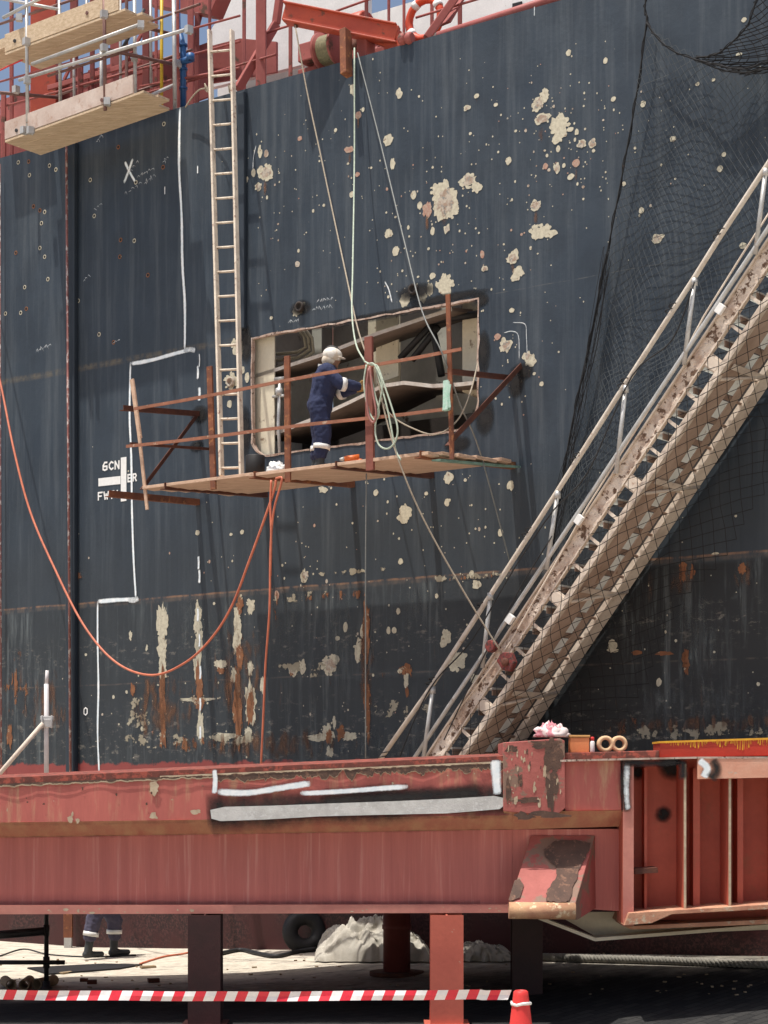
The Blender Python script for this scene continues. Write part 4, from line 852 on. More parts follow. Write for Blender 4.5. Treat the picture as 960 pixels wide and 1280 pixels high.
# soffit strips
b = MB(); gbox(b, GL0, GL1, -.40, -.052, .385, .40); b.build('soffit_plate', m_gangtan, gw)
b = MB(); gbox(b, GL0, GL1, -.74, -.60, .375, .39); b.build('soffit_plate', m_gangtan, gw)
b = MB(); gbox(b, GL0, GL1, -GW, -.85, .36, .42); b.build('inner_flange', m_gang, gw); b = MB(); gbox(b, GL0, GL1, -GW, -GW+.03, .0, .358); b.build('inner_stringer', m_intdark, gw)  # inner stringer coloured dark so shade in the gaps is painted in
a = GL0 + .2; k = 0
while a < GL1-.1:
    b = MB(); k += 1
    gbox(b, a, a+.03, -.848, -.742, .372, .395); gbox(b, a, a+.06, -.598, -.402, .35, .384)
    if k % 5 == 0: b.tube([G(a+.15,-GW+.02,.425), G(a-.1,-.06,.412)], .020, 8); gbox(b, a+.05, a+.12, -.985, -.11, .4205, .428)
    b.build('cross_bar', m_gangbrown if k % 5 else m_gang, gw)
    b = MB(); gbox(b, a+.07, a+.285, -.585, -.418, .375, .382); b.build('light_panel', m_tread, gw); a += .30
# handrail
hr_ = [(475,950),(540,857),(640,702),(693,620),(776,489),(868,347),(898,299),(960,205),(1060,50)]
b = MB(); b.tube([HP(x, y, TO+.06) for x, y in hr_], .030, 10); b.build('handrail', m_white if False else mat('cream_handrail', (.66,.60,.52),(.52,.44,.36),7,.5,.2,c3=(.30,.18,.12),lo3=.62,hi3=.7), gw)
b = MB(); b.tube([HP(x, y, TO+.05) for x, y in ((560,905),(636,806),(690,712),(735,632),(790,545),(855,442),(880,395),(928,318),(990,222))], .011, 6); b.build('mid_rail', m_gang, gw)
off = -11.5
b = MB(); b.tube([HP(960-.668*(y-303)+off, y, TO+.05) for y in (960,850,700,550,400,303,150,0)], .026, 8); b.build('foot_rail', m_galv, gw)
for (x0,y0,x1,y1) in ((868,352,855,456),(782,486,770,592),(697,618,683,712),(613,745,603,835),(541,862,529,950),(957,215,944,318)):
    b = MB(); b.tube([HP(x0,y0,TO+.06), HP(x1,y1,TO+.05)], .026, 8); b.tube([HP(x0,y0-4,TO+.06), HP(x0,y0+5,TO+.06)], .036, 8); b.build('stanchion', m_galv, gw)
for x, y in ((898,385),(722,648),(636,772)):
    b = MB(); gbx = HP(x, y, TO+.07); b.frame_box(gbx - AX*.05, AX*.11, NDIR*.05, QX*.08); b.build('rail_clamp', m_white, gw, bevel=.004)
b = MB()
for i in range(8):
    a_ = i*1.45+.3; c_ = HP(475+i*60, 950-i*93, TO+.06)
    b.tube([c_ + Vector((.05*math.cos(q*1.1), .05*math.sin(q*1.1), 0)) + AX*(.012*q) for q in range(14)], .007, 4)
b.tube(cat_curve([HP(*p) for p in ((500,945,TO+.1),(520,895,TO+.1),(545,850,TO+.1),(590,800,TO+.12),(640,715,TO+.1),(690,640,TO+.1),(735,590,TO+.12),(790,470,TO+.1),(840,425,TO+.1),(868,352,TO+.1))], 5), .009, 5)
b.tube(cat_curve([HP(*p) for p in ((555,925,TO+.1),(605,820,TO+.1),(650,735,TO+.1),(690,670,TO+.1))], 5), .008, 5)
tag(b.build('cable', m_black), 'black cable wound around the gangway handrail', 'cable')
# red snatch block
m_blockred = mat('grimy_red_block', (.28,.05,.04),(.12,.03,.03),14,.7,.4,c3=(.06,.035,.03),lo3=.5,hi3=.56)
sb = empty('snatch_block', HP(635,825,1.5), 'small red pulley block lashed to the lower part of the gangway', 'pulley block')
b = MB(); c = HP(636,826,1.42); b.prism([c+UDIR*x+Vector((0,0,z)) for x, z in ((-.12,.0),(-.05,.10),(.08,.09),(.13,-.03),(.07,-.13),(-.04,-.11))], NDIR*.09); chk = b.build('cheek', m_blockred, sb, bevel=.015)
b = MB(); c = HP(617,808,1.42); b.lathe(c, [(.07,0),(.075,.02),(.075,.07),(.06,.09)], 14, 0, NDIR); b.build('shackle', m_blockred, sb)
b = MB(); b.lathe(HP(637,828,1.42)+NDIR*.092, [(.05,0),(.05,.015),(.02,.02)], 14, 0, NDIR); b.build('sheave', m_rustdark, chk)
# ------------------------------------------------------------------ NETS
def net(name, fn, na, nb, r, m, label, diamond=True, jitter=.25):
    b = MB(); P_ = [[fn(i/na, j/nb) for j in range(nb+1)] for i in range(na+1)]
    def seg(lst):
        lst = [p for p in lst if p is not None]
        if len(lst) > 1: b.tube(lst, r, 3, caps=False)
    if diamond:
        for s_ in range(-na, nb+1, 1):
            seg([P_[i][s_+i] for i in range(na+1) if 0 <= s_+i <= nb and True])
        for s_ in range(0, na+nb+1, 1):
            seg([P_[i][s_-i] for i in range(na+1) if 0 <= s_-i <= nb])
    else:
        for i in range(na+1): seg(P_[i])
        for j in range(nb+1): seg([P_[i][j] for i in range(na+1)])
    return tag(b.build(name, m, fix=False), label, 'net')
def lerp_poly(pl, s):
    s = max(0, min(.9999, s))*(len(pl)-1); i = int(s); f = s-i; return tuple(pl[i][k]*(1-f)+pl[i+1][k]*f for k in range(len(pl[0])))
Lp = [(808,30),(797,110),(783,190),(768,270),(750,360),(738,430),(722,500),(708,570),(698,640),(688,700)]
Rp = [(1060,60),(1060,180),(1060,300),(1000,380),(950,440),(910,500),(870,560),(820,640),(775,710),(730,780)]
def netA(a, c):
    c2 = c**1.0; l = lerp_poly(Lp, a); r_ = lerp_poly(Rp, a); sag = (1-a)**3*math.sin(min(1,c*2.1)*math.pi*.5)*42 if a < 1 else 0
    x = l[0]+(r_[0]-l[0])*c2; y = l[1]+(r_[1]-l[1])*c2 + sag
    q = Vector((a*21, c*13, 1.3)); return HP(x + 4*noise.noise(q) + 2.5*noise.noise(q*4.7), y + 4*noise.noise(q+Vector((9,0,0))) + 2.5*noise.noise(q*4.7+Vector((5,5,5))), .10+.06*noise.noise(Vector((a*6,c*4,0)))+.03*math.sin(c*20+a*4))
net('safety_net', netA, 62, 27, .0032, m_netgrey, 'fine grey safety net draped over the black hull behind the gangway')
Lq = [(872,72),(895,66),(918,50),(935,28),(945,-8)]; Rq = [(930,95),(1010,85),(1050,60),(1060,30),(1060,-10)]
def netC(a, c):
    l = lerp_poly(Lq, a); r_ = lerp_poly(Rq, a); return HP(l[0]+(r_[0]-l[0])*c + 3*noise.noise(Vector((a*12,c*9,4))), l[1]+(r_[1]-l[1])*c + 3*noise.noise(Vector((a*12,c*9,8))), .25)
net('safety_net', netC, 13, 10, .006, m_net, 'black safety net slung in a bight at the top right of the hull')
bp = MB()
for pts in ([(808,-10,.15),(806,15,.15),(808,28,.15),(797,110,.13),(783,190,.12),(768,270,.12),(750,360,.12),(735,440,.12),(715,530,.12),(700,620,.12),(688,700,.12)],
            [(808,28,.2),(822,48,.2),(842,64,.2),(868,74,.2),(905,88,.25),(940,90,.25),(985,78,.25)],[(870,72,.3),(895,68,.3),(918,50,.3),(936,28,.3),(948,-10,.3)],[(868,74,.3),(900,82,.3),(930,86,.3),(980,70,.3)]):
    bp.tube(cat_curve([HP(*p) for p in pts], 5), .010, 6)
    bp.tube([p + Vector((.02*math.sin(i*.9), 0, .02*math.cos(i*.9))) for i, p in enumerate(cat_curve([HP(*p) for p in pts], 8))], .006, 4)
for k in range(12):
    bp.tube(cat_curve([HP(762-k*.5+jit(4), 320+jit(20), .13+jit(.03)), HP(742+jit(8), 430, .14), HP(722+jit(9), 520, .15), HP(704+jit(9), 610, .15), HP(690+jit(9), 690+jit(20), .13)], 4), .004, 4)
tag(bp.build('net_border_rope', m_net), 'thick black border rope of the net running down the hull', 'rope')
prof = [(.06,.06),(.07,.30),(.05,.50),(-.30,.58),(-.70,.62),(-1.0,.80),(-1.12,1.05),(-.98,1.30),(-.6,1.15)]
prof = [(.07,.20),(.07,.40),(.03,.50),(-.30,.52),(-.70,.54),(-1.0,.62),(-1.06,.80),(-1.08,1.0),(-1.08,1.22)]
def netB(a, c):
    n_, q_ = lerp_poly(prof, c); q = Vector((a*40, c*9, 0)); aa = GL0+.2 + (GL1-GL0-.4)*a
    k = 1 + .22*noise.noise(Vector((a*9, 5, c)))
    return G(aa + .035*noise.noise(q) + .03*noise.noise(q*5.3) , n_ + .02*noise.noise(q+Vector((3,3,3))), q_*(k if c > .65 else 1) + .03*noise.noise(q+Vector((7,0,0))))
net('safety_net', netB, 58, 9, .0045, m_net, 'black wide mesh safety net slung beneath the gangway')
# ------------------------------------------------------------------ SCAFFOLD, upper left
sc1 = empty('scaffold', HP(100,200,.5), 'tube scaffold with two plank lifts hung over the ship rail at upper left', 'scaffold')
def stube(x0,y0,t0,x1,y1,t1,m,nm,r=.026):
    b = MB(); b.tube([HP(x0,y0,t0), HP(x1,y1,t1)], r, 8); b.build(nm, m, sc1)
for x, y0, y1, t, m in ((33,-20,166,.95,m_galv),(130,-20,138,.95,m_tubered),(74,-20,128,.2,m_galv),(168,-10,152,.2,m_galv),(126,40,165,-.2,m_galv)): stube(x,y0,t,x+1.5,y1,t,m,'standard')
for a in ((20,163,.98,95,175,-.3),(127,125,.98,193,145,-.3),(18,51,.98,85,68,-.3),(108,16,.98,212,42,-.5),(125,60,.95,215,80,-.4),(0,116,.6,75,122,-.4)): stube(*a, m_tubedark if a[0] in (20,18) else m_tubered, 'transom', .027)
for a in ((0,30,.2,120,-10,.2),(0,70,-.5,110,40,-.5),(60,150,-.6,215,100,-.6),(70,120,-.8,240,62,-.8),(100,150,.1,195,118,.1),(150,40,-.2,250,5,-.2),(60,95,.2,170,60,.2)): stube(*a, m_tubered, 'ledger', .02)
for x, y0, y1, t_ in ((92,30,150,-.5),(150,-20,140,-.7),(188,-20,110,-.6),(108,-20,60,.2)): stube(x,y0,t_,x+1,y1,t_,m_galv,'standard',.022)
for a in ((40,80,.98,174,31,.98),(24,100,.98,236,36,.98),(4,22,.98,66,-10,.98),(0,-2,.3,75,12,.2)): stube(*a, m_galv, 'ledger', .025)
stube(150,66,.1,180,12,-.3, m_tubedark, 'brace'); stube(182,122,.3,218,106,-.3,m_galv,'ledger')
for x, y, t in ((24,22,1.0),(33,52,1.0),(38,163,1.0),(130,60,1.0),(130,18,1.0),(134,127,1.0),(34,100,1.0),(30,163,1.0),(74,68,.2),(168,72,.2),(64,170,.4),(166,136,.4),(178,141,.2),(176,31,1.0),(236,37,1.0),(20,112,.6),(222,80,-.3)):
    b = MB(); c = HP(x, y, t); b.box(c, (.09,.08,.10), 0, random.random()); b.tube([c+Vector((.03,0,-.07)), c+Vector((.03,0,.03))], .012, 6)
    b.build('coupler', m_galv, sc1)
def boards(x0, y0, x1, y1, hgt, wid, m1, m2):
    a = HP(x0, y0, .93); c = HP(x1, y1, .93); b = MB(); d = c-a
    b.frame_box(a, d, NDIR*.035, Vector((0,0,-hgt))); b.build('toe_board', m1, sc1, bevel=.004)
    for k in range(3):
        b = MB(); b.frame_box(a + Vector((0,0,-hgt-.006-.038)) - NDIR*(wid*k/3 - .03), d*random.uniform(1.0,1.12), -NDIR*(wid/3-.008), Vector((0,0,.036))); b.build('plank', m2, sc1, bevel=.004)
boards(8,153,168,94,.26,.72,m_woodwhite,m_woodnew); boards(8,44,150,-10,.26,.72,m_woodnew,m_woodnew)
b = MB(); b.prism([HP(-30,60,.6),HP(20,42,.6),HP(22,52,.6),HP(-30,75,.6)], -NDIR*.5); b.build('plank', m_woodnew, sc1)
b = MB(); b.tube([HP(0,88,.9), HP(12,82,.9), HP(28,75,.9)], .012, 5); tag(b.build('barrier_tape', m_cone), 'short pinkish tape tied to the left of the upper scaffold', 'tape')
# ------------------------------------------------------------------ RED GIRDER AND DECK BLOCK
DB = 19.5
def lin(a, b_, x): return a+(b_-a)*(x+60)/700.0
gd = empty('steel_girder', DP(300,1142,19.9), 'huge red primed steel block with a flared girder front propped on steel columns', 'steel block')
m_girdertop = mat('girder_top_paint', (0.56,0.155,0.125), (0.41,0.108,0.09), 1.3, 0.6, 0.15, c3=(0.52,0.30,0.18), lo3=.52, hi3=.72, stretch=(3,1,.5))
m_girderweb = mat('girder_web_primer', (0.62,0.205,0.165), (0.47,0.14,0.118), 1.0, 0.65, 0.1, stretch=(9,1,.35), lo=.3, hi=.7, c3=(0.62,0.30,0.25), lo3=.55, hi3=.75, s3=2)
m_flare = mat('girder_flare_bounce', (0.66,0.33,0.21), (0.60,0.24,0.17), .9, 0.7, 0.15, stretch=(5,2,1), c3=(0.66,0.42,0.24), lo3=.42, hi3=.75, s3=1.3)  # flare paint lightened; bounce from the ground is put into the colour
m_lip = mat('girder_lip_pink', (0.62,0.26,0.20), (0.48,0.17,0.14), 2, 0.65, 0.2, c3=(0.5,0.34,0.24), lo3=.66, hi3=.72)
m_edgerust = mat('girder_edge_rust', (0.20,0.055,0.04), (0.12,0.045,0.035), 5, 0.8, 0.4, c3=(0.34,0.08,0.055), lo3=.5, hi3=.58)
XA, XB = -960, 640
def strip(b, pa, pb, n=96, m=0, xa=XA, xb=XB, fa=None, wob=0):
    A_ = []; B_2 = []
    for i in range(n+1):
        x = xa+(xb-xa)*i/n
        A_.append(b.vert(DP(x, lin(pa[0],pa[1],x), pa[2]) + Vector((0,wob*noise.noise(Vector((x*.02,pa[0],0))),0)))); B_2.append(b.vert(DP(x, lin(pb[0],pb[1],x), pb[2]) + Vector((0,wob*noise.noise(Vector((x*.02,pb[0],0))),0))))
    for i in range(n): b.face((A_[i],A_[i+1],B_2[i+1],B_2[i]), m, False)
b = MB(); strip(b,(972,942,20.6),(976,946,DB)); strip(b,(976,946,DB),(1029,1019,DB), wob=.02); b.build('upper_plate', m_girdertop, gd)
b = MB(); strip(b,(1029,1019,DB),(1048,1037,19.85)); b.build('flare_plate', m_flare, gd)
b = MB(); strip(b,(1048,1037,19.85),(1131,1130,19.85), wob=.03); b.build('web_plate', m_girderweb, gd)
b = MB(); strip(b,(1131,1130,19.83),(1132,1131,19.6)); strip(b,(1132,1131,19.6),(1143,1141,19.6)); strip(b,(1143,1141,19.6),(1142,1140,20.3)); b.build('bottom_lip', m_lip, gd)
b = MB(); strip(b,(971,941,20.5),(975,944.5,DB-.012)); strip(b,(975,944.5,DB-.012),(984,951,DB-.012)); b.build('top_edge_bar', m_edgerust, gd)
# flaking along the edge: dark bare steel with a cream broken border
fl = MB()
m_flakelitcream = mat('flaked_and_lit_cream', (.58,.48,.34), (.42,.30,.2), 12, .8, .3)
m_bare = mat('bare_brown_steel', (.13,.075,.055), (.08,.05,.04), 7, .85, .4, c3=(.22,.12,.08), lo3=.55, hi3=.65)
def ragged(x0, x1, ytop, ybot, amp, m, d, step=2.0, fr=.09, seed=0):
    x = x0; prev = None
    while x <= x1:
        yb = ybot(x) + amp*(noise.noise(Vector((x*fr, seed, 0)))*1.2 + .5*noise.noise(Vector((x*fr*4, seed, 3))))
        cur = (fl.vert(DP(x, ytop(x), d)), fl.vert(DP(x, max(yb, ytop(x)), d)))
        if prev: fl.face((prev[0], cur[0], cur[1], prev[1]), m)
        prev = cur; x += step
T0 = lambda x: lin(976,946,x)
ragged(-960, 268, lambda x: T0(x)+7.5, lambda x: T0(x)+10.5, 2.2, 0, DB-.016, seed=2); ragged(-960, 268, lambda x: T0(x)+6.5, lambda x: T0(x)+8.8, 2.2, 1, DB-.020, seed=2)
ragged(268, 632, lambda x: T0(x)+6, lambda x: T0(x)+15, 9, 0, DB-.016, seed=5); ragged(268, 632, lambda x: T0(x)+5, lambda x: T0(x)+14, 9, 1, DB-.020, seed=5)
ragged(200, 632, lambda x: T0(x)+5, lambda x: T0(x)+7, 2, 0, DB-.024, seed=9)
def gblob(px, py, rx, ry, m, d=DB-.016, rough=.6, sk=0):
    n = max(10, int(10+(rx+ry)*.7)); sd = random.random()*50; pts = []
    for i in range(n):
        a = 2*math.pi*i/n; k = 1+rough*(1.2*noise.noise(Vector((math.cos(a)*1.5+sd, math.sin(a)*1.5, sd))) + .7*noise.noise(Vector((math.cos(a)*5+sd, math.sin(a)*5, 0))))
        pts.append((px+rx*k*math.cos(a)+sk*math.sin(a)*ry, py+ry*k*math.sin(a)))
    P_ = [Vector((x,y,0)) for x,y in pts]; d -= random.random()*.003; ids = [fl.vert(DP(x,y,d)) for x,y in pts]
    for t_ in tessellate_polygon([P_]): fl.face([ids[i] for i in t_], m)
for a in [(193,985,7,8,0),(192,990,4,3,1),(192,1020,5,4,0),(88,1024,3,4,0),(97,1026,2.5,3,0),(245,1015,6,3,0),(90,1018,1.5,3,0),(330,1020,3,2,0),(240,1138,3,2,0),(82,1137,3,2,0),(98,1139,2,2,0),(115,1141,4,1.5,0)]: gblob(*a, d=(19.58 if a[1] > 1100 else DB-.016))
# repair patch, soot halo and white spray marks
def gstroke(pts, w, m, d, core=1.0, k=6):
    P_ = cat_curve([DP(x, y, d) for x, y in pts], k); n = len(P_); prev = None; W_ = w/123.0
    for i, p in enumerate(P_):
        T = (P_[min(i+1,n-1)]-P_[max(i-1,0)]).normalized(); S = T.cross(Vector((0,-1,0))).normalized(); e = .4 if i in (0,n-1) else core; ww = W_*(1+.3*noise.noise(p*2.5))
        row = [fl.vert(p+S*ww*q, f*e) for q, f in ((-1,0),(-.45,.75),(0,1),(.45,.75),(1,0))]
        if prev:
            for a in range(4): fl.face((prev[a],prev[a+1],row[a+1],row[a]), m)
        prev = row
gstroke([(258,1018),(300,1014),(380,1010),(460,1006),(540,1002),(600,999),(638,1002)], 30, 4, DB-.028); gstroke([(400,1003),(460,998),(540,994),(605,990)], 14, 4, DB-.030)
pp_ = [(263,1013),(280,1009),(340,1007),(420,1004),(500,1001),(570,998),(618,995),(630,998),(632,1006),(624,1012),(560,1016),(480,1018),(400,1021),(330,1024),(275,1027),(264,1023)]
fl.prism([DP(x+jit(1),y+jit(.7),DB-.034) for x,y in pp_], Vector((0,-.012,0)), 2)
gstroke([(272,990),(310,991),(350,985),(388,979)], 5, 3, DB-.036); gstroke([(375,992),(430,989),(510,983)], 4, 3, DB-.036); gstroke([(268,962),(269,975),(268,992)], 4, 3, DB-.036);
gstroke([(619,950),(620,970),(622,993)], 8, 3, DB-.036)
fl_mats = [m_flakelitcream, m_bare, mat('ground_weld_metal', (.66,.65,.62), (.50,.49,.47), 8, .6, .5, c3=(.62,.62,.6), lo3=.55, hi3=.6), m_chalk, m_sootshade, m_softrust]
# raised end post of the girder
def slab(name, pxs, d, th, m, bev=.008):
    b = MB(); b.prism([DP(x,y,d) for x,y in pxs], Vector((0,th,0))); return b.build(name, m, gd, bevel=bev)
m_peel = mat('peeling_red_plate', (0.44,0.13,0.11), (0.33,0.09,0.075), 3, 0.7, 0.4, c3=(0.24,0.15,0.11), lo3=.53, hi3=.56, s3=2.6)
slab('end_plate', [(629,928),(700,923),(706,926),(707,1010),(700,1016),(676,1019),(629,1014)], DB-.06, .9, m_peel)
slab('upper_plate', [(706,950),(776,945),(777,1013),(706,1014)], DB+.02, .3, m_girdertop)
b = MB(); b.poly([DP(629,1014,DB-.06),DP(706,1014,DB-.04),DP(780,1013,DB+.02),DP(780,1033,19.84),DP(640,1037,19.845)]); b.build('flare_plate', m_flare, gd)
b = MB(); b.poly([DP(640,1037,19.85),DP(790,1036,19.85),DP(790,1140,19.85),DP(640,1130,19.85)]); b.build('web_plate', m_girderweb, gd)
slab('top_edge_bar', [(706,941),(824,938),(824,947),(706,951)], DB-.02, 1.0, m_edgerust)
b = MB(); ptsb = [(700,951),(780,949),(870,947),(965,947)]; 
for (x0,y0),(x1,y1) in zip(ptsb, ptsb[1:]): b.bar(DP(x0,y0,DB-.04), DP(x1,y1,DB-.04), .05, .02)
b.build('cut_edge', m_cut, gd)
# open bays with stiffeners at the right
m_bay = mat('bay_red_wall', (0.62,0.15,0.095), (0.50,0.115,0.075), 1.5, .6, .15, c3=(.40,.14,.08), lo3=.58, hi3=.75)
b = MB(); b.poly([DP(776,949,20.02),DP(1010,945,20.02),DP(1010,1150,20.02),DP(776,1150,20.02)]); b.build('back_plate', m_bay, gd)
b = MB(); b.poly([DP(776,949,DB),DP(1010,945,DB),DP(1010,945,20.03),DP(776,949,20.03)]); b.build('top_plate', m_bay, gd)
def stiff(x, y0, y1, th, m=m_bay, edge=None, d0=DB-.02, d1=20.03, name='stiffener', x2=None):
    X = (x-480)*DB/F; b = MB(); z0 = CAMZ+(HOR-y1)*DB/F; z1 = CAMZ+(HOR-y0)*DB/F
    b.frame_box(Vector((X, d0+.016, z0)), Vector((th,0,0)), Vector((0,d1-d0,0)), Vector((0,0,z1-z0))); b.frame_box(Vector((X-.004, d0, z0)), Vector((th+.008,0,0)), Vector((0,.015,0)), Vector((0,0,z1-z0)), 1)
    b.build(name, [m, edge or m_lip], gd)
stiff(779, 950, 1157, .10); stiff(811, 960, 1150, .018, d0=19.8, edge=m_bay); stiff(855, 955, 1138, .016, edge=m_flakelitcream); stiff(872, 960, 1136, .06, d0=19.75, edge=m_bay); stiff(911, 972, 1134, .016, edge=m_flakelitcream); stiff(928, 968, 1134, .05, d0=19.75, edge=m_bay); stiff(972, 968, 1132, .016, edge=m_bay)  # cream edges on two stiffeners are painted as if lit
slab('stiffener_clip', [(793,1086),(822,1084),(823,1091),(793,1093)], DB+.05, .3, m_rustdark)
slab('flange_plate', [(872,948),(1010,945),(1010,971),(872,974)], DB-.06, .05, mat('lit_flange_plate', (.74,.42,.30),(.66,.30,.20),4,.7,.2,c3=(.5,.42,.33),lo3=.64,hi3=.7))  # flange colour lightened, the light on its front painted in
m_botrust = mat('bottom_flange_rust', (0.62,0.34,0.21), (0.44,0.19,0.12), 4, .8, .4, c3=(.52,.40,.28), lo3=.56, hi3=.62)
b = MB(); b.prism([DP(786,1141,DB-.1),DP(1010,1127,DB-.1),DP(1010,1134,DB-.1),DP(840,1143,DB-.1),DP(815,1154,DB-.1),DP(780,1157,DB-.1)], Vector((0,1.2,0))); b.build('bottom_flange', m_botrust, gd, bevel=.006)
b = MB(); b.prism([DP(780,1158,DB+.1),DP(1010,1147,DB+.1),DP(1010,1153,DB+.1),DP(790,1162,DB+.1)], Vector((0,.8,0))); b.build('bottom_flange', m_botrust, gd)
m_cream = mat('cream_under_plate', (.78,.72,.56), (.68,.62,.47), 2, .6, .15, c3=(.3,.2,.12), lo3=.66, hi3=.72)
b = MB(); b.prism([DP(690,1140,20.4),DP(800,1140,20.4),DP(1010,1146,20.4),DP(1010,1160,20.4),DP(745,1171,20.4)], Vector((0,.06,0))); b.build('keel_plate', m_cream, gd)
b = MB(); 
for (x0,y0),(x1,y1) in zip([(672,1146),(742,1173),(1010,1152)], [(742,1173),(1010,1152)]): b.bar(DP(x0,y0,20.2), DP(x1,y1,20.2), .3, .035)
b.build('keel_plate_edge', m_cream, gd)
# outrigger foot
b = MB(); f_ = [DP(664,1044,19.83),DP(744,1044,19.83),DP(719,1132,19.2),DP(636,1132,19.2)]
b.prism(f_, Vector((0,.05,-.02))); 
b.prism([DP(744,1044,19.86),DP(719,1134,19.24),DP(722,1150,19.3),DP(745,1135,19.84)], Vector((-.04,0,0)))
b.build('outrigger_plate', m_peel, gd, bevel=.01)
b = MB(); b.tube([DP(636,1138,19.22), DP(719,1139,19.22)], .085, 16); b.build('outrigger_lip', mat('chipped_ochre_lip', (.62,.37,.21),(.42,.19,.12),5,.8,.4,c3=(.72,.58,.38),lo3=.56,hi3=.62), gd)
fl2 = fl
def fblob(pts, m, dfn): 
    ids = [fl.vert(DP(x,y,dfn(x,y))) for x,y in pts]
    for t_ in tessellate_polygon([[Vector((x,y,0)) for x,y in pts]]): fl.face([ids[i] for i in t_], m)
ffoot = lambda x, y: 19.83 - .63*(y-1044)/88 - .022
sh_ = [(690,1053),(700,1050),(728,1050),(738,1053),(735,1066),(728,1078),(722,1092),(716,1110),(712,1126),(700,1128),(684,1127),(682,1118),(688,1104),(697,1094),(692,1080),(682,1072),(680,1062)]
sh2 = []
for (x0,y0),(x1,y1) in zip(sh_, sh_[1:]+sh_[:1]):
    for k in range(4): sh2.append((x0+(x1-x0)*k/4+jit(1.4), y0+(y1-y0)*k/4+jit(1.4)))
fblob(sh2, 1, ffoot); fblob([(x+jit(.8),y+jit(.8)) for x,y in ((644,1100),(650,1099),(655,1106),(650,1122),(638,1126),(636,1124))], 1, ffoot)
for a in [(693,945,10,20,1),(690,985,7,24,1),(640,937,7,5,1),(660,1000,16,4,1),(650,975,3,8,1),(668,985,2,5,0),(661,960,1.5,5,0),(645,1000,2,6,0),(674,1003,2,7,0),(655,950,2,3,0),(681,965,2,9,0),(655,1020,12,4,1),(688,1018,20,4,1),(636,990,3,16,1),(680,930,18,5,1)]: gblob(*a, d=DB-.064)
gstroke([(783,953),(781,985),(784,1015)], 9, 4, DB-.045); gstroke([(784,953),(783,990),(785,1012)], 5, 3, DB-.049,.6); gstroke([(775,952),(810,954),(850,953)], 7, 4, DB-.05); gstroke([(853,950),(854,975)], 8, 4, DB-.052); gstroke([(874,950),(884,960),(880,972)], 7, 3, DB-.075); gstroke([(890,950),(896,962),(888,974)], 10, 4, DB-.08)
for y0, w_, c_ in ((1129,6,.42),(1046,4,.32),(1030,4,.30)):
    gstroke([(-60,y0),(100,y0-.3),(300,y0-(0 if y0>1100 else 4)),(450,y0-(0 if y0>1100 else 6)),(600,y0-(0 if y0>1100 else 9))], w_, 4, (19.83 if y0 > 1100 else 19.82 if y0 > 1040 else DB-.02), c_)  # painted shade lines in the creases at lip, web and flare
for _ in range(34):
    x = random.uniform(-40,620); y = T0(x)+random.uniform(12,45); gblob(x, y, random.uniform(.5,1.8), random.uniform(.6,2.2), random.choice((0,1,1)))
for _ in range(40):
    x = random.uniform(634,702); y = random.uniform(930,1008); gblob(x, y, random.uniform(.4,1.2), random.uniform(.8,3.5), random.choice((0,0,1)), d=DB-.064)
for _ in range(16):
    x = random.uniform(-40,630); gblob(x, random.uniform(1134,1141), random.uniform(.6,2.2), random.uniform(.4,1.0), 0, d=19.585)
fl_o = fl.build('flaked_paint_and_shade_lines', fl_mats, gd, fix=False)
b = MB()
def bsoft(px,py,r,d):
    c = b.vert(DP(px,py,d),1); rr = [[b.vert(DP(px+r*q*math.cos(a*.5236),py+r*q*math.sin(a*.5236),d),f) for a in range(12)] for q,f in ((.4,.9),(1,0))]
    for i in range(12): j=(i+1)%12; b.face((c,rr[0][i],rr[0][j])); b.face((rr[0][i],rr[1][i],rr[1][j],rr[0][j]))
bsoft(829,1018,14,20.01); b.build('scorch_mark', m_sootshade, gd, fix=False); b = MB(); bsoft(840,958,24,20.008); b.build('scorch_mark', m_sootshade, gd, fix=False); b = MB(); bsoft(797,965,14,20.006); b.build('scorch_mark', m_sootshade, gd, fix=False)
# body of the block behind the girder
b = MB(); fu = lambda u, t_: (UH(u,t_,0).x, UH(u,t_,0).y)
foot = [(-11.6,19.95),(6.4,20.05),fu(5.6,1.1),fu(2.7,1.1),fu(.3,1.3),fu(-.9,2.5),fu(-2.9,3.7),fu(-4.1,5.1),(-4.6,21.6),(-11.6,21.0)]
b.prism([Vector((x,y,1.32)) for x,y in foot], Vector((0,0,1.12))); b.build('deck_box', m_darkred, gd)
b = MB(); b.poly([Vector((x,y,2.444)) for x,y in foot]); b.build('deck_bounce_sheet', mat('pale_bounce_sheet', (.40,.33,.27),(.30,.22,.18),2,.9,.2), gd)  # unseen pale sheet added to bounce light up onto gangway and hull
# columns
def hcol(name, px, w, Y, ztop, m, label, flip=False):
    X = (px-480)*Y/F; e = empty(name, (X,Y,0), label, 'column', 'columns under the red steel block'); W_ = w; b = MB()
    t_ = .018
    b.frame_box(Vector((X-W_/2,Y-W_/2,.03)), Vector((W_,0,0)), Vector((0,t_,0)), Vector((0,0,ztop-.03))); b.frame_box(Vector((X-W_/2,Y+W_/2-t_,.03)), Vector((W_,0,0)), Vector((0,t_,0)), Vector((0,0,ztop-.03))); b.frame_box(Vector((X-t_/2,Y-W_/2+t_,.03)), Vector((t_,0,0)), Vector((0,W_-2*t_,0)), Vector((0,0,ztop-.03)))
    b.build('shaft', m, e)
    b = MB(); b.box((X,Y,.015), (W_+.12,W_+.12,.03)); b.build('base_plate', m, e); return e
m_colscr = mat('scratched_red_column', (0.58,0.14,0.09), (0.48,0.11,0.075), 2, .55, .2, c3=(.50,.36,.26), lo3=.66, hi3=.69, s3=5)
hcol('steel_column', 558, .335, 19.60, 1.13, m_colscr, 'scratched red column nearest the traffic cone')
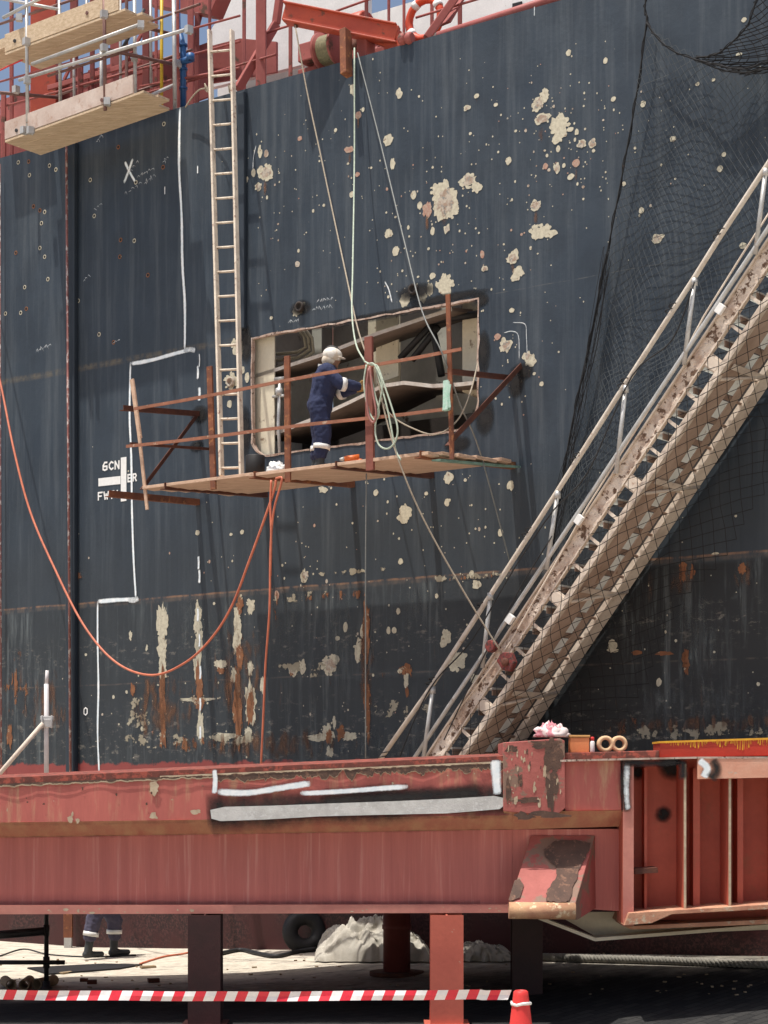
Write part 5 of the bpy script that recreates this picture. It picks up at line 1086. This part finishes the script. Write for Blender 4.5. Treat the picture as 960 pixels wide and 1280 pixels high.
m_coldark = mat('shaded_maroon_paint', (0.05,0.014,0.014), (0.03,0.010,0.010), 3, .5, .2)  # red column paint darkened, the shade under the girder put into it
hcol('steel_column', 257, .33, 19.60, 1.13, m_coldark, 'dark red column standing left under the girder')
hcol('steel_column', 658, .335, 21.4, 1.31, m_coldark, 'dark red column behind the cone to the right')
X, Yr, Zr = GP(496,1217); Yr -= .0; e = empty('steel_column', (X,Yr,Zr), 'round red column in front of the dusty canvas heap', 'column', 'columns under the red steel block')
b = MB(); b.lathe((X,Yr,Zr+.03), [(.165,0),(.165,.5),(.178,.51),(.178,.56),(.165,.57),(.165,1.31-Zr-.03)], 24); b.build('shaft', m_darkred, e); b = MB(); b.lathe((X,Yr,Zr-.02), [(.33,0),(.33,.05)], 24); b.build('base_plate', m_rustdark, e)
# ------------------------------------------------------------------ THINGS ON THE BLOCK
Yt = 19.75
ragpile(DP(690,921.5,Yt), (.17,.13,.13), mat('pink_white_rag', (.72,.62,.60),(.50,.16,.20),9,.9,.3,lo=.45,hi=.5), 'rag', 'pink and white rag bundled on top of the girder end plate', 'rag', 11, 20, .6)
bx = empty('box', DP(725,941,Yt), 'orange plastic box on the girder beside the rag', 'box'); m_obox = mat('orange_box_plastic', (.85,.33,.13),(.8,.28,.11),5,.5,.1)
b = MB(); p = DP(712.5,941,Yt); b.frame_box(p, Vector((.20,0,0)), Vector((0,.15,0)), Vector((0,0,.155))); b.build('body', m_obox, bx, bevel=.01)
b = MB(); b.frame_box(p+Vector((-.008,-.008,.157)), Vector((.216,0,0)), Vector((0,.166,0)), Vector((0,0,.025))); b.build('lid', mat('ochre_box_lid', (.62,.34,.12),None,5,.5,.1), bx, bevel=.005)
cn = empty('spray_can', DP(740.5,940,Yt), 'red capped white spray can between the box and the rings', 'spray can')
p = DP(740.5,940,Yt); b = MB(); b.lathe(p, [(.022,0),(.024,.005),(.024,.10),(.016,.115)], 14); b.build('can', m_white, cn); b = MB(); b.lathe(p+Vector((0,0,.116)), [(.018,0),(.018,.035),(.012,.04)], 14); b.build('cap', m_cone, cn)
m_ring = mat('yellow_foam_ring', (.78,.58,.34),(.66,.42,.25),8,.8,.3)
for x, lb_ in ((757,'left one of two yellow rings standing on the girder'),(774,'right one of two yellow rings standing on the girder')):
    b = MB(); p = DP(x,930,Yt)+Vector((0,-.02,0)); prof_ = [(.046,0),(.06,-.012),(.078,-.008),(.086,.01),(.086,.10),(.05,.11),(.046,.10)]
    n = 22; rings = [[b.vert(p + Vector((math.cos(2*math.pi*j/n)*r, h, math.sin(2*math.pi*j/n)*r))) for j in range(n)] for r, h in prof_+[prof_[0]]]
    for A_, B2_ in zip(rings, rings[1:]):
        for j in range(n): b.face((A_[j],A_[(j+1)%n],B2_[(j+1)%n],B2_[j]),0,True)
    tag(b.build('foam_ring', m_ring), lb_, 'ring', 'yellow rings on the girder')
m_over = mat('red_beam_yellow_overspray', (.46,.05,.025),(.38,.045,.025),3,.55,.15)
rb = empty('loose_beam', DP(890,946,Yt), 'red beam dripped with yellow paint resting on the block at right', 'beam')
b = MB(); b.prism([DP(825,929,Yt-.1),DP(1010,923,Yt-.1),DP(1010,944,Yt-.1),DP(825,947,Yt-.1)], Vector((0,.5,0))); b.build('beam_body', m_over, rb, bevel=.006)
b = MB(); m_yel = mat('yellow_paint_drips', (.72,.45,.03),(.62,.28,.03),20,.5,.1)
b.prism([DP(824,926.5,Yt-.11),DP(1010,920.5,Yt-.11),DP(1010,923,Yt-.11),DP(824,929,Yt-.11)], Vector((0,.52,0)))
x = 832
while x < 1005:
    d_ = abs(noise.noise(Vector((x*.035,2,0))))*26+random.random()*4; y0 = 929-(x-825)*6/185; w_ = random.uniform(.5,1.4); b.poly([DP(x,y0,Yt-.104),DP(x+w_,y0,Yt-.104),DP(x+w_*.6+jit(.8),y0+d_*.7,Yt-.104),DP(x+jit(.8),y0+d_*.7,Yt-.104)]); x += random.uniform(.9,3.4)
b.build('paint_drips', m_yel, rb)
b = MB(); p = DP(131,968,20.1); b.frame_box(p, DP(240,963.5,20.1)-p, Vector((0,.15,0)), Vector((0,0,.022))); tag(b.build('flat_bar', mat('ochre_bar', (.62,.40,.10),(.5,.3,.09),6,.6,.2)), 'ochre flat bar lying along the girder top at left', 'bar')
# ------------------------------------------------------------------ SCAFFOLD POLE AND FRAME, lower left
sf = empty('scaffold', (-4.02,22.9,0), 'scaffold pole with diagonal brace and shade-dark lower tubes at left of the girder', 'scaffold')
Yp = 22.9
b = MB(); b.tube([DP(58,975,Yp), DP(58,855,Yp)], .028, 12); b.tube([DP(58,856,Yp), DP(59,838,Yp)], .021, 10); b.build('standard', mat('sunlit_white_tube', (.72,.70,.70),(.58,.54,.54),8,.5,.1), sf)
b = MB(); b.tube([Vector((DP(58,975,Yp).x,Yp,.06)), DP(58,976,Yp)], .028, 12); b.lathe(Vector((DP(58,975,Yp).x,Yp,.012)), [(.075,0),(.075,.012),(.045,.03),(.045,.09)], 14); b.build('standard', m_tubedark, sf)  # lower half of the same pole, shade put into its colour
b = MB(); b.tube([DP(-30,1001,Yp-.1), DP(54,904,Yp-.06)], .027, 10); b.build('brace', m_gang, sf)
b = MB(); c = DP(59,904,Yp); b.box(c, (.13,.11,.10)); b.box(c+Vector((0,0,.06)), (.16,.06,.05)); b.tube([c+Vector((-.05,-.06,-.06)), c+Vector((-.05,-.06,.09))], .014, 6); b.tube([c+Vector((.06,-.05,-.06)), c+Vector((.06,-.05,.09))], .014, 6); b.build('coupler', m_galv, sf, bevel=.01)
b = MB(); b.tube([DP(-30,1171,Yp-.06), DP(56,1164,Yp-.06)], .05, 8); b.tube([DP(-30,1203,Yp-.06), DP(81,1203,Yp-.06)], .027, 10); b.tube([DP(58,1196,Yp), DP(58,1210,Yp)], .04, 10); b.tube([DP(58,1156,Yp), DP(58,1170,Yp)], .038, 10); b.build('ledger', m_tubedark, sf)
# ------------------------------------------------------------------ THINGS ON THE GROUND
def tarp(name, x0, x1, ybase, h, dep, label, sd):
    a = GP(x0, ybase); c = GP(x1, ybase); b = MB(); n, m_ = 110, 50; rows_ = []
    for i in range(n+1):
        r_ = []
        for j in range(m_+1):
            u = i/n; v = j/m_; env = (math.sin(math.pi*min(1,max(0,u)))**.45)*(math.sin(math.pi*v)**.5)
            q = Vector((u*5+sd, v*3, 0)); z = h*env*(.80+.30*noise.noise(q)-.34*abs(noise.noise(Vector((u*9+v*6+sd,v*3,1))))-.22*abs(noise.noise(Vector((u*19-v*12,v*6+sd,1))))-.10*abs(noise.noise(Vector((u*34+v*20,v*9+sd,1)))))
            p = a.lerp(c, u) + Vector((.05*noise.noise(q*2), dep*(v-.3) + .08*noise.noise(q*3), max(.004, z))); r_.append(b.vert(p))
        rows_.append(r_)
    for A_, B2_ in zip(rows_, rows_[1:]):
        for j in range(m_): b.face((A_[j],B2_[j],B2_[j+1],A_[j+1]),0,True)
    return tag(b.build(name, m_tarp), label, 'canvas')
tarp('canvas_sheet', 394, 538, 1199, .72, 1.2, 'dusty grey canvas heaped by the tyre under the ship', 1)
tarp('canvas_sheet', 545, 640, 1200, .30, .7, 'low dusty canvas bundle lying right of the round column', 8)
ty = MB(); c = GP(380,1192)+Vector((0,.25,.27)); ax_ = Vector((.2,-1,.25)).normalized(); e1 = ax_.orthogonal().normalized(); e2 = ax_.cross(e1)
ty.tube([c+(e1*math.cos(a*math.pi/12)+e2*math.sin(a*math.pi/12))*.20 for a in range(24)], .11, 12, closed=True); tag(ty.build('tyre', m_black), 'black rubber tyre lying against the canvas heap', 'tyre')
def groundline(name, pts, r, m, label, cat, k=6, n=6, twist=False):
    P_ = cat_curve([GP(x,y)+Vector((0,0,r+z)) for x,y,z in pts], k); b = MB()
    if twist:
        for ph in (0, 2.1, 4.2):
            PP = [];
            for i in range(len(P_)-1):
                for s_ in range(4):
                    p = P_[i].lerp(P_[i+1], s_/4); a = (i*4+s_)*.8+ph; PP.append(p+Vector((0,math.cos(a)*r*.5,math.sin(a)*r*.5)))
            b.tube(PP, r*.55, 5)
    else: b.tube(P_, r, n)
    return tag(b.build(name, m), label, cat)
groundline('mooring_rope', [(560,1199,0),(640,1200,0),(720,1203,0),(800,1205,0),(880,1208,0),(990,1213,0)], .05, m_rope if False else mat('grey_mooring_rope', (.30,.28,.24),(.20,.19,.17),20,.9,.4), 'thick braided grey rope along the ground by the ship', 'rope', 12, twist=True)
groundline('cable', [(270,1196,0),(300,1190,.0),(320,1194,0),(345,1198,0),(372,1192,0),(396,1190,.02)], .03, m_black, 'black cable snaking over the ground before the canvas heap', 'cable')
groundline('cable', [(0,1196,0),(30,1190,.03),(60,1194,0),(110,1197,0),(170,1195,0)], .012, m_black, 'thin black cable on the ground behind the scaffold pole', 'cable')
groundline('hose', [(175,1206,0),(205,1197,0),(235,1192,0),(262,1184,.05),(280,1166,.35),(296,1146,.7)], .014, m_orange, 'orange hose trailing over the ground behind the dark red column', 'hose')
groundline('hose', [(350,1180,.15),(362,1168,.3),(375,1158,.45),(380,1170,.3),(372,1186,.1)], .012, m_yellow, 'yellow line looped beside the tyre', 'hose')
b = MB(); p = GP(40,1212); q = GP(178,1206); b.poly([GP(34,1211)+Vector((0,0,.02)),GP(60,1219)+Vector((0,0,.02)),GP(150,1212)+Vector((0,0,.02)),GP(178,1207)+Vector((0,0,.02)),GP(130,1206)+Vector((0,0,.02))]); b.prism([GP(34,1211),GP(60,1219),GP(150,1212),GP(178,1207),GP(130,1206)], Vector((0,0,.015)))
tag(b.build('steel_sheet', m_black), 'dark steel sheet lying on the dusty ground behind the scaffold pole', 'sheet')
for i, (x, y, l_) in enumerate(((14,1238,'leftmost pale pipe offcut on the ground by the scaffold pole foot'),(30,1238,'middle pale pipe offcut on the ground by the scaffold pole foot'),(46,1237,'pale pipe offcut nearest the scaffold pole foot'))):
    b = MB(); c = GP(x,y)+Vector((0,0,.065)); d_ = Vector((-.35+.3*i, 1, 0)).normalized()
    n = 16; prof_ = [(.065,0),(.065,.5),(.05,.5),(.05,.0),(.065,0)]; e1 = d_.cross(Vector((0,0,1))); e2 = Vector((0,0,1))
    rings = [[b.vert(c + d_*h + (e1*math.cos(2*math.pi*j/n)+e2*math.sin(2*math.pi*j/n))*r) for j in range(n)] for r,h in prof_]
    for A_, B2_ in zip(rings, rings[1:]):
        for j in range(n): b.face((A_[j],A_[(j+1)%n],B2_[(j+1)%n],B2_[j]),0,True)
    tag(b.build('pipe_offcut', m_debris), l_, 'pipe', 'pipe offcuts by the scaffold pole')
stk = []
for (x,y,w_,h_,d_,l_) in ((115,1230,.12,.05,.09,'small dark block on the lit ground nearest the tape at left'),(105,1227,.10,.04,.08,'smaller dark block beside its twin on the lit ground'),(192,1228,.14,.05,.1,'dark block on the ground left of the dark red column'),(185,1210,.2,.03,.1,'flat grey offcut by the trailing orange hose'),(88,1216,.35,.02,.08,'thin brown strip on the dusty ground')):
    b = MB(); p = GP(x,y); b.box(p+Vector((0,0,h_/2+.001)), (w_,d_,h_), 0, random.random()); tag(b.build('steel_offcut', m_rustdark if h_ > .03 else m_debris, bevel=.006), l_, 'offcut', 'offcuts strewn on the ground')
b = MB()
for _ in range(140):
    x = random.uniform(-20, 960); y = random.uniform(1192, 1245); p = GP(x,y)
    s_ = random.uniform(.008,.03); b.box(p+Vector((0,0,s_*.3)), (s_*random.uniform(.8,2.5), s_, s_*.6), 0, random.random()*3)
tag(b.build('gravel_litter', m_debris), 'small chips and litter scattered on the dusty ground', 'litter', kind='stuff')
b = MB(); p = GP(88,1183); b.box((p.x,p.y-.2,.5), (.13,.1,.7), 0); b.build('prop', m_rust, ship) if False else None
pr = empty('prop_post', (p.x, p.y-.3, 0), 'rusty prop with a pale foot standing against the lower hull', 'prop')
b.build('prop_shaft', m_rust, pr); b = MB(); b.box((p.x,p.y-.2,.075), (.11,.1,.15)); b.build('prop_foot', m_galv, pr)
# barrier tape and cone
Yc = 13.7
tp = MB(); x = -691; per = 26.3; k = 0
Ytape = lambda x: 1242.5 + 3*math.sin((x+60)/700*math.pi) + .8*noise.noise(Vector((x*.01,0,0))) + (1.2 if x > 600 else 0)
while x < 640:
    for h_, m_ in ((0,0),(per/2,1)):
        xa = x+h_; xb = xa+per/2
        if xa > 636: break
        xb = min(xb, 641); s_ = 4
        rows_ = [[tp.vert(DP(xx+sk, Ytape(xx)+dy, Yc+.012*math.sin(xx*.022+dy*.25))) for dy, sk in ((-6.2,s_*.6),(0,0),(6.0,-s_*.6))] for xx in (xa, (xa+xb)/2, xb)]
        for A_, B2_ in zip(rows_, rows_[1:]):
            for j in range(2): tp.face((A_[j],B2_[j],B2_[j+1],A_[j+1]), m_)
    x += per
tag(tp.build('barrier_tape', [mat('tape_white', (.80,.78,.77),(.74,.72,.71),3,.35,.1), mat('tape_red', (.68,.03,.05),(.62,.025,.045),3,.35,.1)], fix=False), 'red and white striped barrier tape tied to the cone', 'tape')
cnx = (651-480)*Yc/F; ce = empty('traffic_cone', (cnx,Yc,0), 'red traffic cone holding the striped tape', 'cone')
b = MB(); b.lathe((cnx,Yc,.035), [(.20,0),(.165,.03),(.055,.93),(.052,.955),(.040,.965),(.036,.93)], 28); b.build('cone_body', m_cone, ce)
b = MB(); b.box((cnx,Yc,.018), (.46,.46,.036)); b.build('cone_base', m_black, ce, bevel=.01)
b = MB(); b.lathe((cnx,Yc,.30), [(.1355,0),(.109,.22)], 28); b.build('cone_sleeve', m_refl, ce)
b = MB(); b.tube([Vector((cnx,Yc,.905))+Vector((math.cos(a*.7),math.sin(a*.7),0))*.068+Vector((0,0,.008*math.sin(a*1.9))) for a in range(9)], .012, 6, closed=True); b.build('tape_knot', m_refl, ce)
SUN_U, SUN_N, SUN_Z, SUN_E, SKY_S = .09, .25, .965, 5.0, .14
# ------------------------------------------------------------------ camera, light, render
cam_d = bpy.data.cameras.new('camera'); cam = bpy.data.objects.new('camera', cam_d); COL.objects.link(cam)
cam.location = (0, 0, CAMZ); cam.rotation_euler = (R(90), 0, 0); cam_d.lens = 36*F/1280; cam_d.sensor_width = 36; cam_d.shift_y = (HOR-640)/1280; cam_d.clip_end = 5000; cam_d.clip_start = .1
scene.camera = cam
Ld = (UDIR*SUN_U - NDIR*SUN_N + Vector((0,0,-SUN_Z))).normalized()
sd = bpy.data.lights.new('sun', 'SUN'); sd.energy = SUN_E; sd.angle = R(.5); sd.color = (1,.95,.87); so = bpy.data.objects.new('sun', sd); COL.objects.link(so)
so.rotation_euler = Ld.to_track_quat('-Z', 'Y').to_euler()
wd = bpy.data.worlds.new('World'); scene.world = wd; wd.use_nodes = True; nt = wd.node_tree; nt.nodes.clear()
sky = nt.nodes.new('ShaderNodeTexSky'); sky.sky_type = 'NISHITA'; sky.sun_disc = False
sky.sun_elevation = math.asin(-Ld.z); sky.sun_rotation = math.atan2(-Ld.x, -Ld.y); sky.air_density = 1; sky.dust_density = 5.0; sky.ozone_density = 1.6
bg = nt.nodes.new('ShaderNodeBackground'); bg.inputs['Strength'].default_value = SKY_S; out = nt.nodes.new('ShaderNodeOutputWorld')
nt.links.new(sky.outputs[0], bg.inputs[0]); nt.links.new(bg.outputs[0], out.inputs[0])
scene.cycles.transparent_max_bounces = 24
scene.view_settings.view_transform = 'Standard'; scene.view_settings.look = 'None'; scene.view_settings.exposure = 0
for o in bpy.data.objects:
    if '_w' in o: del o['_w']
